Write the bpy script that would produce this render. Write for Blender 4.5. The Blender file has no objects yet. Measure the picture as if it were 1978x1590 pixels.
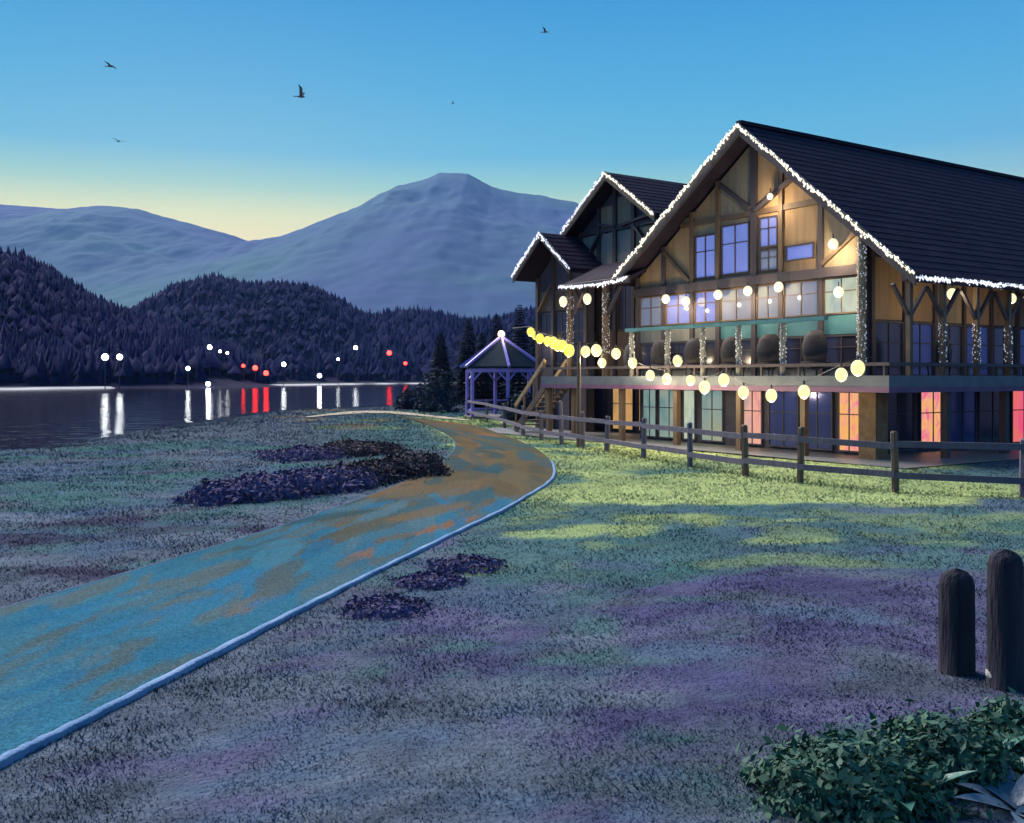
import bpy, math, random
import numpy as np
from mathutils import Vector, Matrix

random.seed(7)
RNG = np.random.default_rng(7)
scene = bpy.context.scene
COL = scene.collection

# ------------------------------------------------------------------ camera
EYE = 2.3                       # eye height, standing on the lawn
FPX, HY = 1900.0, 730.0         # focal length and horizon in photograph pixels
cam_d = bpy.data.cameras.new('camera')
cam = bpy.data.objects.new('camera', cam_d); COL.objects.link(cam)
cam.location = (0, 0, EYE); cam.rotation_euler = (math.radians(90), 0, 0)
cam_d.sensor_width = 36.0
cam_d.lens = 36.0 * FPX / 1978.0
cam_d.shift_y = -(795.0 - HY) / 1978.0
cam_d.clip_start = 0.1; cam_d.clip_end = 40000
scene.camera = cam

# ------------------------------------------------------------------ sky
SUN_AZ = math.radians(-17)      # seen from the camera, left of straight ahead: the afterglow
world = bpy.data.worlds.new('World'); scene.world = world; world.use_nodes = True
nt = world.node_tree; N = nt.nodes; LK = nt.links
for n in list(N): N.remove(n)
out = N.new('ShaderNodeOutputWorld'); bg = N.new('ShaderNodeBackground'); LK.new(bg.outputs[0], out.inputs[0])
tc = N.new('ShaderNodeTexCoord')
nrm = N.new('ShaderNodeVectorMath'); nrm.operation = 'NORMALIZE'; LK.new(tc.outputs['Generated'], nrm.inputs[0])
sep = N.new('ShaderNodeSeparateXYZ'); LK.new(nrm.outputs[0], sep.inputs[0])
def ramp(stops, sock):
    r = N.new('ShaderNodeValToRGB'); e = r.color_ramp.elements
    while len(e) < len(stops): e.new(0.5)
    for i, (p, c) in enumerate(stops): e[i].position = p; e[i].color = (*c, 1)
    r.color_ramp.interpolation = 'EASE' if False else 'LINEAR'
    LK.new(sock, r.inputs[0]); return r
glow = ramp([(0.0, (1.0, .84, .34)), (0.136, (1.0, .90, .36)), (0.158, (.80, .86, .40)), (0.186, (.34, .66, .52)),
             (0.218, (.12, .49, .66)), (0.28, (.06, .40, .66)), (0.36, (.022, .30, .62)), (1.0, (.03, .18, .50))], sep.outputs[2])
away = ramp([(0.0, (.30, .33, .55)), (0.12, (.24, .36, .66)), (0.27, (.09, .39, .65)), (0.36, (.035, .29, .62)), (1.0, (.03, .18, .50))], sep.outputs[2])
dt = N.new('ShaderNodeVectorMath'); dt.operation = 'DOT_PRODUCT'; LK.new(nrm.outputs[0], dt.inputs[0])
dt.inputs[1].default_value = (math.sin(SUN_AZ), math.cos(SUN_AZ), 0)
mr = N.new('ShaderNodeMapRange'); mr.inputs[1].default_value = 0.35; mr.inputs[2].default_value = 0.93; mr.interpolation_type = 'SMOOTHSTEP'
LK.new(dt.outputs['Value'], mr.inputs[0])
mx = N.new('ShaderNodeMix'); mx.data_type = 'RGBA'; LK.new(mr.outputs[0], mx.inputs[0]); LK.new(away.outputs[0], mx.inputs[6]); LK.new(glow.outputs[0], mx.inputs[7])
sky = N.new('ShaderNodeTexSky'); sky.sky_type = 'NISHITA'; sky.sun_disc = False
sky.sun_elevation = math.radians(4); sky.sun_rotation = SUN_AZ
skm = N.new('ShaderNodeMix'); skm.data_type = 'RGBA'; skm.blend_type = 'ADD'; skm.inputs[0].default_value = 0.008
LK.new(mx.outputs[2], skm.inputs[6]); LK.new(sky.outputs[0], skm.inputs[7])
LK.new(skm.outputs[2], bg.inputs[0]); bg.inputs[1].default_value = 0.70

# ------------------------------------------------------------------ sun (soft light of the afterglow)
sun_d = bpy.data.lights.new('sun', 'SUN'); sun = bpy.data.objects.new('sun', sun_d); COL.objects.link(sun)
sun_d.energy = 5.0; sun_d.angle = math.radians(35); sun_d.color = (1.0, .90, .86)
az, el = math.radians(-40), math.radians(40)
dirn = Vector((math.sin(az)*math.cos(el), math.cos(az)*math.cos(el), math.sin(el)))
sun.rotation_euler = dirn.to_track_quat('Z', 'Y').to_euler()

vs = scene.view_settings
vs.view_transform = 'Standard'; vs.look = 'None'; vs.exposure = 0.6; vs.gamma = 1.0; vs.use_curve_mapping = False
scene.cycles.use_denoising = True
scene.cycles.max_bounces = 5; scene.cycles.diffuse_bounces = 2; scene.cycles.glossy_bounces = 3
scene.cycles.volume_bounces = 0; scene.cycles.sample_clamp_indirect = 4.0; scene.cycles.sample_clamp_direct = 30.0
scene.cycles.caustics_reflective = False; scene.cycles.caustics_refractive = False

# ------------------------------------------------------------------ helpers
def wpt(px, py, Y):             # a spot of the photograph at distance Y -> world
    return Vector(((px - 989.0) / FPX * Y, Y, EYE + (HY - py) / FPX * Y))
def gpt(px, py, z=0.0):         # a spot of the photograph on the lawn
    Y = (EYE - z) * FPX / (py - HY)
    return Vector(((px - 989.0) / FPX * Y, Y, z))

def mat(name, c1, c2=None, scale=3.0, rough=.8, bump=0.0, bscale=None, stretch=(1, 1, 1), emit=None, estr=0.0, metallic=0.0, spec=.5, attr=None, sharp=.25, coat=0.0):
    m = bpy.data.materials.new(name); m.use_nodes = True
    t = m.node_tree; b = t.nodes['Principled BSDF']
    b.inputs['Roughness'].default_value = rough; b.inputs['Metallic'].default_value = metallic
    b.inputs['Specular IOR Level'].default_value = spec; b.inputs['Coat Weight'].default_value = coat
    co = t.nodes.new('ShaderNodeTexCoord'); mp = t.nodes.new('ShaderNodeMapping'); mp.inputs['Scale'].default_value = stretch
    t.links.new(co.outputs['Object'], mp.inputs[0])
    base = None
    if attr:
        at = t.nodes.new('ShaderNodeAttribute'); at.attribute_name = attr; base = at.outputs['Color']
    if c2 is not None:
        nz = t.nodes.new('ShaderNodeTexNoise'); nz.inputs['Scale'].default_value = scale; nz.inputs['Detail'].default_value = 5
        t.links.new(mp.outputs[0], nz.inputs[0])
        r = t.nodes.new('ShaderNodeValToRGB'); r.color_ramp.elements[0].position = .5 - sharp; r.color_ramp.elements[1].position = .5 + sharp
        r.color_ramp.elements[0].color = (*c1, 1); r.color_ramp.elements[1].color = (*c2, 1)
        t.links.new(nz.outputs[0], r.inputs[0])
        if base is not None:
            mu = t.nodes.new('ShaderNodeMix'); mu.data_type = 'RGBA'; mu.blend_type = 'MULTIPLY'; mu.inputs[0].default_value = 1
            t.links.new(base, mu.inputs[6]); t.links.new(r.outputs[0], mu.inputs[7]); base = mu.outputs[2]
        else: base = r.outputs[0]
    if base is not None: t.links.new(base, b.inputs['Base Color'])
    else: b.inputs['Base Color'].default_value = (*c1, 1)
    if bump:
        nb = t.nodes.new('ShaderNodeTexNoise'); nb.inputs['Scale'].default_value = bscale or scale * 4; nb.inputs['Detail'].default_value = 6
        t.links.new(mp.outputs[0], nb.inputs[0])
        bp = t.nodes.new('ShaderNodeBump'); bp.inputs['Strength'].default_value = bump; bp.inputs['Distance'].default_value = .05
        t.links.new(nb.outputs[0], bp.inputs['Height']); t.links.new(bp.outputs[0], b.inputs['Normal'])
    if emit:
        b.inputs['Emission Color'].default_value = (*emit, 1); b.inputs['Emission Strength'].default_value = estr
    return m

def lit_glass(name, cols, strength, scale=1.6, stretch=(1, 1, .5)):
    """a lit room behind a pane: curtains and lamps blur into coloured patches that give off light"""
    m = bpy.data.materials.new(name); m.use_nodes = True
    t = m.node_tree; b = t.nodes['Principled BSDF']
    co = t.nodes.new('ShaderNodeTexCoord'); mp = t.nodes.new('ShaderNodeMapping'); mp.inputs['Scale'].default_value = stretch
    t.links.new(co.outputs['Object'], mp.inputs[0])
    nz = t.nodes.new('ShaderNodeTexNoise'); nz.inputs['Scale'].default_value = scale; nz.inputs['Detail'].default_value = 3; nz.inputs['Distortion'].default_value = .6
    t.links.new(mp.outputs[0], nz.inputs[0])
    r = t.nodes.new('ShaderNodeValToRGB'); e = r.color_ramp.elements
    while len(e) < len(cols): e.new(.5)
    for i, c in enumerate(cols): e[i].position = .30 + .40 * i / max(1, len(cols) - 1); e[i].color = (*c, 1)
    t.links.new(nz.outputs[0], r.inputs[0])
    b.inputs['Base Color'].default_value = (.03, .03, .035, 1); b.inputs['Roughness'].default_value = .08
    t.links.new(r.outputs[0], b.inputs['Emission Color']); b.inputs['Emission Strength'].default_value = strength
    return m

class MB:
    def __init__(s): s.v = []; s.f = []
    def quadbox(s, p):          # eight corners: bottom ring 0-3, top ring 4-7
        n = len(s.v); s.v += [tuple(q) for q in p]
        s.f += [(n, n+3, n+2, n+1), (n+4, n+5, n+6, n+7), (n, n+1, n+5, n+4), (n+1, n+2, n+6, n+5), (n+2, n+3, n+7, n+6), (n+3, n, n+4, n+7)]
        return s
    def box(s, x0, x1, y0, y1, z0, z1):
        return s.quadbox([(x0, y0, z0), (x1, y0, z0), (x1, y1, z0), (x0, y1, z0), (x0, y0, z1), (x1, y0, z1), (x1, y1, z1), (x0, y1, z1)])
    def bar(s, p, q, w, d, up=(0, 0, 1)):   # a square bar from p to q
        p, q = Vector(p), Vector(q); t = (q - p).normalized(); u = Vector(up)
        if abs(t.dot(u)) > .98: u = Vector((0, 1, 0))
        a = t.cross(u).normalized() * w * .5; c = a.cross(t).normalized() * d * .5
        return s.quadbox([p-a-c, p+a-c, p+a+c, p-a+c, q-a-c, q+a-c, q+a+c, q-a+c])
    def prism(s, poly, y0, y1): # polygon in x,z pushed along y
        n = len(s.v); k = len(poly)
        s.v += [(x, y0, z) for x, z in poly] + [(x, y1, z) for x, z in poly]
        s.f += [tuple(range(n, n+k)), tuple(range(n+2*k-1, n+k-1, -1))]
        for i in range(k): j = (i+1) % k; s.f.append((n+i, n+k+i, n+k+j, n+j))
        return s
    def tube(s, pts, r, seg=8, cap=True):
        pts = [Vector(p) for p in pts]; rr = r if isinstance(r, (list, tuple)) else [r]*len(pts); n0 = len(s.v)
        for i, p in enumerate(pts):
            t = (pts[min(i+1, len(pts)-1)] - pts[max(i-1, 0)]).normalized()
            u = Vector((0, 0, 1)) if abs(t.z) < .9 else Vector((1, 0, 0))
            a = t.cross(u).normalized(); b = t.cross(a).normalized()
            for k in range(seg):
                w = 2*math.pi*k/seg; s.v.append(tuple(p + (a*math.cos(w) + b*math.sin(w))*rr[i]))
        for i in range(len(pts)-1):
            for k in range(seg):
                s.f.append((n0+i*seg+k, n0+i*seg+(k+1) % seg, n0+(i+1)*seg+(k+1) % seg, n0+(i+1)*seg+k))
        if cap:
            s.f.append(tuple(n0+k for k in range(seg))); s.f.append(tuple(n0+(len(pts)-1)*seg+k for k in reversed(range(seg))))
        return s
    def ball(s, c, r, seg=10, rings=7, sz=1.0):
        n = len(s.v); c = Vector(c)
        for i in range(rings+1):
            th = math.pi*i/rings
            for k in range(seg):
                w = 2*math.pi*k/seg; s.v.append((c.x+r*math.sin(th)*math.cos(w), c.y+r*math.sin(th)*math.sin(w), c.z+r*sz*math.cos(th)))
        for i in range(rings):
            for k in range(seg): s.f.append((n+i*seg+k, n+(i+1)*seg+k, n+(i+1)*seg+(k+1) % seg, n+i*seg+(k+1) % seg))
        return s
    def build(s, name, m, parent=None, smooth=False):
        me = bpy.data.meshes.new(name); me.from_pydata(s.v, [], s.f); me.update()
        return link(name, me, m, parent, smooth)

def link(name, me, m, parent=None, smooth=False):
    if m is not None and not me.materials: me.materials.append(m)
    if smooth: me.polygons.foreach_set('use_smooth', [True]*len(me.polygons))
    o = bpy.data.objects.new(name, me); COL.objects.link(o)
    if parent: o.parent = parent
    return o
def np_mesh(name, V, F, m, parent=None, smooth=False, col=None):
    me = bpy.data.meshes.new(name); F = np.asarray(F); k = F.shape[1]
    me.vertices.add(len(V)); me.vertices.foreach_set('co', np.asarray(V, dtype=np.float32).ravel())
    me.loops.add(F.size); me.loops.foreach_set('vertex_index', F.astype(np.int32).ravel())
    me.polygons.add(len(F)); me.polygons.foreach_set('loop_start', (np.arange(len(F))*k).astype(np.int32))
    me.polygons.foreach_set('loop_total', np.full(len(F), k, dtype=np.int32))
    me.update(calc_edges=True); me.validate()
    if col is not None:
        ca = me.color_attributes.new('Col', 'FLOAT_COLOR', 'POINT')
        ca.data.foreach_set('color', np.concatenate([col, np.ones((len(col), 1))], 1).astype(np.float32).ravel())
    return link(name, me, m, parent, smooth)
def tag(o, label=None, cat=None, group=None, kind=None):
    if label: o['label'] = label
    if cat: o['category'] = cat
    if group: o['group'] = group
    if kind: o['kind'] = kind
    return o
def empty(name, loc, rz=0.0):
    o = bpy.data.objects.new(name, None); COL.objects.link(o); o.location = loc; o.rotation_euler = (0, 0, rz)
    o.empty_display_size = .1; return o
def lamp(name, loc, watts, color, r=.06, parent=None):
    d = bpy.data.lights.new(name, 'POINT'); d.energy = watts; d.color = color; d.shadow_soft_size = r
    o = bpy.data.objects.new(name, d); COL.objects.link(o); o.location = loc
    if parent: o.parent = parent
    return o

def hash2(ix, iy, s):
    h = (ix.astype(np.int64)*374761393 + iy.astype(np.int64)*668265263 + s*974634757) & 0x7fffffff
    h = ((h ^ (h >> 13))*1274126177) & 0x7fffffff
    return ((h ^ (h >> 16)) & 0xffff)/65535.0
def vnoise(x, y, s=0):
    ix, iy = np.floor(x), np.floor(y); fx, fy = x-ix, y-iy; fx = fx*fx*(3-2*fx); fy = fy*fy*(3-2*fy)
    a, b, c, d = hash2(ix, iy, s), hash2(ix+1, iy, s), hash2(ix, iy+1, s), hash2(ix+1, iy+1, s)
    return (a*(1-fx)+b*fx)*(1-fy)+(c*(1-fx)+d*fx)*fy
def fbm(x, y, s=0, o=4):
    t = 0; a = .5; n = 0
    for i in range(o): t = t+a*vnoise(x*2**i, y*2**i, s+i*17); n += a; a *= .5
    return t/n
def sstep(a, b, x): t = np.clip((x-a)/(b-a), 0, 1); return t*t*(3-2*t)
def catmull(P, n=12):
    P = [np.array(p, float) for p in P]; P = [2*P[0]-P[1]]+P+[2*P[-1]-P[-2]]; o = []
    for i in range(1, len(P)-2):
        for k in range(n):
            t = k/n; a, b, c, d = P[i-1:i+3]
            o.append(.5*((2*b)+(-a+c)*t+(2*a-5*b+4*c-d)*t*t+(-a+3*b-3*c+d)*t**3))
    o.append(P[-2]); return np.array(o)

# ------------------------------------------------------------------ the land
WATER_Z = -0.5
FAR = [(900, 620), (240, 560), (60, 520), (-35, 470), (-65, 420), (-98, 300), (-118, 222), (-150, 185), (-260, 150), (-600, 120)]
NEAR = [(-600, -40), (-130, 6), (-48, 22), (-27, 30), (-19.6, 37), (-20.5, 50), (-21.5, 74), (-14, 87), (-5.5, 96), (15, 108), (60, 125), (240, 190), (900, 420)]
LAKE = np.array(NEAR + FAR, float)
def lake_dist(x, y):            # > 0 on land
    d = np.full(x.shape, 1e9); inside = np.zeros(x.shape, bool); n = len(LAKE)
    for i in range(n):
        a, b = LAKE[i], LAKE[(i+1) % n]; e = b-a
        t = np.clip(((x-a[0])*e[0]+(y-a[1])*e[1])/(e@e), 0, 1)
        d = np.minimum(d, np.hypot(x-a[0]-t*e[0], y-a[1]-t*e[1]))
        c = ((a[1] > y) != (b[1] > y)); xx = a[0]+(y-a[1])/(b[1]-a[1]+1e-12)*e[0]
        inside ^= c & (x < xx)
    return np.where(inside, -d, d)
def ground_z(x, y):
    x = np.asarray(x, float); y = np.asarray(y, float); d = lake_dist(x, y)
    z = -.95 + .95*sstep(-5, 7, d) - 1.2*sstep(0, -20, d)
    return z - .05*fbm(x*.5, y*.5, 3)*(1-sstep(60, 120, np.hypot(x, y)))

def gz1(x, y): return float(ground_z(np.array([x]), np.array([y]))[0])
# fence line on the lawn: places of the posts (and two beyond the frame)
FENCE = [gpt(p, b) for p, b in ((905, 806), (940, 816), (975, 827), (1010, 840), (1046, 850), (1085, 857), (1126, 864), (1172, 871), (1243, 884), (1333, 900), (1440, 917), (1545, 930), (1730, 947))]
FENCE += [FENCE[-1] + Vector((2.1, -1.0, 0)), FENCE[-1] + Vector((4.2, -1.9, 0))]

PATH_L = catmull([gpt(*p) [:2] for p in ((-420, 1330), (-150, 1232), (0, 1180), (300, 1092), (560, 1012), (730, 952), (836, 905), (880, 866), (868, 842), (818, 818), (765, 803))])
PATH_R = catmull([gpt(*p) [:2] for p in ((-420, 1700), (-150, 1545), (0, 1462), (160, 1385), (460, 1232), (660, 1132), (850, 1040), (1000, 966), (1068, 912), (1030, 864), (925, 823))])
k = np.linspace(0, 1, 140)
def resample(P):
    d = np.r_[0, np.cumsum(np.hypot(*np.diff(P, axis=0).T))]; return np.c_[np.interp(k, d/d[-1], P[:, 0]), np.interp(k, d/d[-1], P[:, 1])]
# both edges keep the same number of samples per control span, so the strip stays square to the way
pick = np.linspace(0, len(PATH_L)-1, 140); idx = np.arange(len(PATH_L))
PL = np.c_[np.interp(pick, idx, PATH_L[:, 0]), np.interp(pick, idx, PATH_L[:, 1])]
PR = np.c_[np.interp(pick, idx, PATH_R[:, 0]), np.interp(pick, idx, PATH_R[:, 1])]
POLY = np.r_[PL, PR[::-1]]
def in_path(x, y, grow=0.0):
    ins = np.zeros(x.shape, bool); n = len(POLY)
    for i in range(n):
        a, b = POLY[i], POLY[(i+1) % n]
        if a[1] == b[1]: continue
        ins ^= ((a[1] > y) != (b[1] > y)) & (x < a[0]+(y-a[1])/(b[1]-a[1])*(b[0]-a[0]))
    return ins
fx = np.array([p.x for p in FENCE]); fy = np.array([p.y for p in FENCE])
def fence_dist(x, y):
    d = np.full(x.shape, 1e9)
    for i in range(len(fx)-1):
        ex, ey = fx[i+1]-fx[i], fy[i+1]-fy[i]; t = np.clip(((x-fx[i])*ex+(y-fy[i])*ey)/(ex*ex+ey*ey), 0, 1)
        d = np.minimum(d, np.hypot(x-fx[i]-t*ex, y-fy[i]-t*ey))
    return d

def C(*a): return np.array(a)
VIOLET, DEEP, SLATE, BLUEG, STEEL = C(.104, .104, .178), C(.070, .070, .142), C(.080, .098, .128), C(.120, .150, .186), C(.080, .122, .178)
TEAL, SEA, LIT_LIME, LIT_GREEN, MOSS, STRAW, DUSK = C(.074, .142, .152), C(.060, .145, .136), C(.38, .46, .18), C(.28, .36, .15), C(.15, .22, .125), C(.21, .175, .10), C(.054, .050, .085)  # the two bright yellow-greens carry lamplight put into the grass colour
def patches():
    """patches of different plants: heather, frosted turf, moss, plus painted lamplight by the fence, each an uneven streak"""
    r = np.random.default_rng(23); out = []
    def add(n, box, pal, size, ang, aspect=3.0, prob=None):
        for _ in range(n):
            px, py = r.uniform(box[0], box[1]), r.uniform(box[2], box[3]); p = gpt(px, py); Y = p.y
            L = size*Y/10*r.uniform(.6, 1.5); W = L/aspect*r.uniform(.7, 1.3)
            out.append((p.x, Y, ang+r.normal(0, .35), L, W*(1+.05*Y), pal[r.integers(len(pal))]*r.uniform(.85, 1.15)))
    add(150, (-100, 900, 850, 1120), [TEAL, SLATE, BLUEG, STEEL, TEAL, DUSK, SLATE], 1.0, .35)
    add(90, (-100, 600, 850, 960), [TEAL, STEEL, SEA, BLUEG], .9, .3)
    add(170, (-100, 1300, 1150, 1600), [BLUEG, SLATE, STEEL, SLATE, VIOLET, BLUEG], 1.0, .45)
    add(80, (700, 1500, 1050, 1300), [SLATE, STEEL, TEAL, VIOLET, DEEP], 1.0, .5)
    add(150, (1250, 2100, 1060, 1420), [VIOLET, DEEP, STEEL, VIOLET, SLATE, DEEP], 1.1, -.35)
    add(70, (1150, 2100, 1400, 1620), [SLATE, DEEP, SLATE, SEA*.8, STEEL], 1.0, -.5)
    add(110, (1000, 2050, 965, 1090), [TEAL, SEA, STEEL, TEAL, MOSS], 1.0, .2)
    add(60, (930, 1300, 960, 1120), [SEA, TEAL, MOSS, TEAL], .9, .9)
    add(150, (960, 1850, 870, 965), [LIT_LIME, LIT_GREEN, LIT_GREEN, MOSS, SEA, LIT_LIME], .75, .6, 2.4)  # lamplight spill before the fence, painted as bright green streaks
    add(80, (1150, 1760, 915, 968), [LIT_LIME, LIT_LIME, LIT_GREEN], .7, .5, 2.2)
    add(14, (1050, 1550, 975, 1040), [LIT_GREEN, MOSS, LIT_GREEN], .7, .9, 3.5)
    add(40, (880, 1130, 815, 870), [LIT_GREEN, MOSS, LIT_LIME, SEA], .5, .2, 3)
    add(30, (560, 900, 790, 830), [STRAW, MOSS, TEAL, STRAW], .35, .1, 4)
    return out
PATCH = patches()
def turf(x, y):
    shp = x.shape; x = x.ravel(); y = y.ravel(); o = np.argsort(y, kind='stable'); xs_, ys_ = x[o], y[o]
    wx = xs_+.35*(fbm(xs_*1.1, ys_*1.1, 5)-.5)*(1+.06*ys_); wy = ys_+.35*(fbm(xs_*1.1, ys_*1.1, 9)-.5)*(1+.06*ys_)
    n1 = fbm(xs_*.25, ys_*.16, 21, 4)[:, None]; c = SLATE*1.1*(1-n1)+BLUEG*n1; k = sstep(1, 6, xs_-.1*ys_)[:, None]; c = c*(1-.6*k)+VIOLET*.6*k
    fd = fence_dist(xs_, ys_); k = (sstep(10, 5, fd))[:, None]; c = c*(1-k)+TEAL*k; k = (sstep(4.2, 1.8, fd))[:, None]; c = c*(1-k)+LIT_GREEN*k  # yellow-green towards the fence: lamp glow painted into the turf
    fine = fbm(xs_*5, ys_*5, 43, 3)
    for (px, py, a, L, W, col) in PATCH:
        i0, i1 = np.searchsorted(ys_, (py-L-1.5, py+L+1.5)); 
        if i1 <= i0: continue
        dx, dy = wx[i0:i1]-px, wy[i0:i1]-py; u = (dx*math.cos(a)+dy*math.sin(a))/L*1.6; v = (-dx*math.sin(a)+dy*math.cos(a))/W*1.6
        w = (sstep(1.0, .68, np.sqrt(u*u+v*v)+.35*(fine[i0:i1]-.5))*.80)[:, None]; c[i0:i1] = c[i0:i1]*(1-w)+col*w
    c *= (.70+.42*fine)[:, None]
    r = np.empty_like(c); r[o] = c; return r.reshape(shp+(3,))

def axis(lo, hi, near, step, grow):
    a = [0.0]; s = step
    while a[-1] < hi:
        a.append(a[-1]+s); 
        if a[-1] > near: s *= grow
    return np.array(a)
xp = axis(0, 9000, 16, .22, 1.055); xs = np.r_[-xp[:0:-1], xp]
yp = axis(0, 9000, 34, .18, 1.05); ys = np.r_[-12, -6, yp+0.0]
GX, GY = np.meshgrid(xs, ys); nx, ny = len(xs), len(ys)
ii = (np.arange(ny-1)[:, None]*nx+np.arange(nx-1)[None]).ravel()
GF = np.c_[ii, ii+1, ii+nx+1, ii+nx]
def grid_faces(ny, nx):
    ii = (np.arange(ny-1)[:, None]*nx+np.arange(nx-1)[None]).ravel(); return np.c_[ii, ii+1, ii+nx+1, ii+nx]
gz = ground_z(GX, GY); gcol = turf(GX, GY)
far_w = sstep(60, 130, GY)[..., None]; gcol = gcol*(1-far_w)+np.array((.05, .06, .06))*far_w
shore = (sstep(9, 3, lake_dist(GX, GY))*sstep(150, 190, GY))[..., None]*sstep(-2, 1, lake_dist(GX, GY))[..., None]
gcol = gcol*(1-shore)+np.array((.62, .60, .58))*shore
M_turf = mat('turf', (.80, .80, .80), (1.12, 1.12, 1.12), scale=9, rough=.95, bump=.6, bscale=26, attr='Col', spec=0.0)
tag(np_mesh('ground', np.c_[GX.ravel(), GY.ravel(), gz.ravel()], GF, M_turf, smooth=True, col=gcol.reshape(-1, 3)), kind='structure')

# path, kerb
PZ = .012
NPT, NW = 900, 34
def fine(P): q = np.linspace(0, len(P)-1, NPT); d = np.arange(len(P)); return np.c_[np.interp(q, d, P[:, 0]), np.interp(q, d, P[:, 1])]
FL, FR = fine(PATH_L), fine(PATH_R); tt = np.linspace(0, 1, NW)[None, :, None]
R = FL[:, None]*(1-tt)+FR[:, None]*tt; V = np.c_[R.reshape(-1, 2), np.full(NPT*NW, PZ)]
def path_colour(x, y):
    """blue-grey stone dust near by, trodden ochre earth towards the bend"""
    r = np.random.default_rng(5); k = sstep(11, 23, y)[:, None]; c = C(.044, .158, .222)*(1-k)+C(.125, .105, .062)*k
    near = [C(.040, .155, .225), C(.050, .165, .215), C(.080, .145, .165), C(.034, .150, .245), C(.095, .130, .125)]; far = [C(.13, .105, .062), C(.100, .098, .070), C(.062, .095, .095), C(.145, .11, .065), C(.045, .100, .115)]
    for i in range(420):
        q = r.integers(20, NPT); t = r.random(); p = FL[q]*(1-t)+FR[q]*t; d = FR[q]-FL[q]; al = FL[min(q+4, NPT-1)]-FL[max(q-4, 0)]; a = math.atan2(al[1], al[0])+r.normal(0, .18)
        Y = p[1]; f = min(1, max(0, (Y-12-r.normal(0, 2.0))/10)); pal = far if r.random() < f else near; col = pal[r.integers(5)]*r.uniform(.85, 1.15)
        if r.random() < .02 and Y > 10: col = C(.24, .12, .055)
        L = r.uniform(.6, 1.6)*(.4+Y*.07); W = L*r.uniform(.12, .26); dx, dy = x-p[0], y-p[1]; dd = dx*dx+dy*dy < L*L; 
        if not dd.any(): continue
        u = (dx[dd]*math.cos(a)+dy[dd]*math.sin(a))/L*1.5; v = (-dx[dd]*math.sin(a)+dy[dd]*math.cos(a))/W*1.5
        w = (sstep(1, .75, np.sqrt(u*u+v*v))*.8)[:, None]; c[dd] = c[dd]*(1-w)+col*w
    return c
pcol = path_colour(V[:, 0], V[:, 1])
M_path = mat('path', (.52, .52, .52), (1.36, 1.36, 1.36), scale=42, rough=1, bump=.7, bscale=60, attr='Col', spec=0.0)
tag(np_mesh('path', V, grid_faces(NPT, NW), M_path, col=pcol), kind='structure')
M_kerb = mat('kerb_stone', (.08, .17, .30), (.27, .38, .52), scale=1.6, rough=.95, spec=.0, bump=.5, bscale=25, sharp=.3)
def kerb(P, name, w, h, side, i0, i1):
    d = np.gradient(P, axis=0); nn = np.c_[-d[:, 1], d[:, 0]]; nn /= np.linalg.norm(nn, axis=1)[:, None]; nn *= side
    prof = [(0, -.1), (0, h-.008), (.008, h), (w-.008, h), (w, h-.008), (w, -.1)]; V = []
    for i in range(i0, i1):
        j = .006*math.sin(i*1.7)
        for o, z in prof: V.append((*(P[i]+nn[i]*(o+j)), z))
    tag(np_mesh(name, V, [f for q in range(i1-i0-1) for f in [(q*6+c, q*6+c+1, q*6+c+7, q*6+c+6) for c in range(5)]], M_kerb), kind='structure')
kerb(PR, 'kerb', .075, .014, -1, 0, 118)
M_kerb = mat('dull_kerb_stone', (.06, .10, .15), (.12, .16, .22), scale=1.5, rough=.9, spec=0)
kerb(PL, 'kerb', .045, .014, 1, 0, 106)

# lake
def water_mat():
    m = bpy.data.materials.new('lake_water'); m.use_nodes = True; t = m.node_tree; b = t.nodes['Principled BSDF']
    b.inputs['Base Color'].default_value = (.012, .010, .018, 1); b.inputs['Roughness'].default_value = .06; b.inputs['IOR'].default_value = 1.33
    co = t.nodes.new('ShaderNodeTexCoord')
    n1 = t.nodes.new('ShaderNodeTexNoise'); n1.inputs['Scale'].default_value = .6; n1.inputs['Detail'].default_value = 5; t.links.new(co.outputs['Object'], n1.inputs[0])
    bp = t.nodes.new('ShaderNodeBump'); bp.inputs['Strength'].default_value = .75; bp.inputs['Distance'].default_value = .12
    t.links.new(n1.outputs[0], bp.inputs['Height']); t.links.new(bp.outputs[0], b.inputs['Normal'])
    return m
w = MB(); w.v = [(-900, -60, WATER_Z), (900, -60, WATER_Z), (900, 700, WATER_Z), (-900, 700, WATER_Z)]; w.f = [(0, 1, 2, 3)]
tag(w.build('lake_water', water_mat()), kind='structure')

# hills across the lake
M_hill = mat('hill_forest_floor', (.002, .003, .026), (.003, .005, .030), scale=.02, rough=1, bump=.6, bscale=.12, spec=.05)
def hill(prof, R, y0, y1, t0, t1, tree):
    """prof: skyline in photograph pixels at distance R, lowered by the height of the trees"""
    px = np.array([p[0] for p in prof], float); h = EYE+(HY-np.array([p[1] for p in prof], float))/FPX*R-tree
    def z(x, y):
        q = 989+x/y*FPX*1.0; hh = np.interp(q, px, np.maximum(h, -1.5))
        return -1.2+(hh+1.2)*sstep(0, 1, (y-y0)/(R-y0))*(1-.35*sstep(R, y1, y))+3.0*(fbm(x*.02, y*.02, 61)-.5)*sstep(y0, y0+80, y)
    T = np.linspace(t0, t1, 150); Yv = np.linspace(y0, y1, 60); TT, YY = np.meshgrid(T, Yv); XX = TT*YY
    o = np_mesh('hill', np.c_[XX.ravel(), YY.ravel(), z(XX, YY).ravel()], grid_faces(60, 150), M_hill, smooth=True)
    tag(o, kind='structure'); return z
LEFT = [(-900, 420), (-400, 440), (-100, 465), (0, 478), (50, 486), (110, 520), (200, 572), (265, 595), (340, 616), (420, 648), (500, 690), (560, 730), (2600, 730)]
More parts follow.
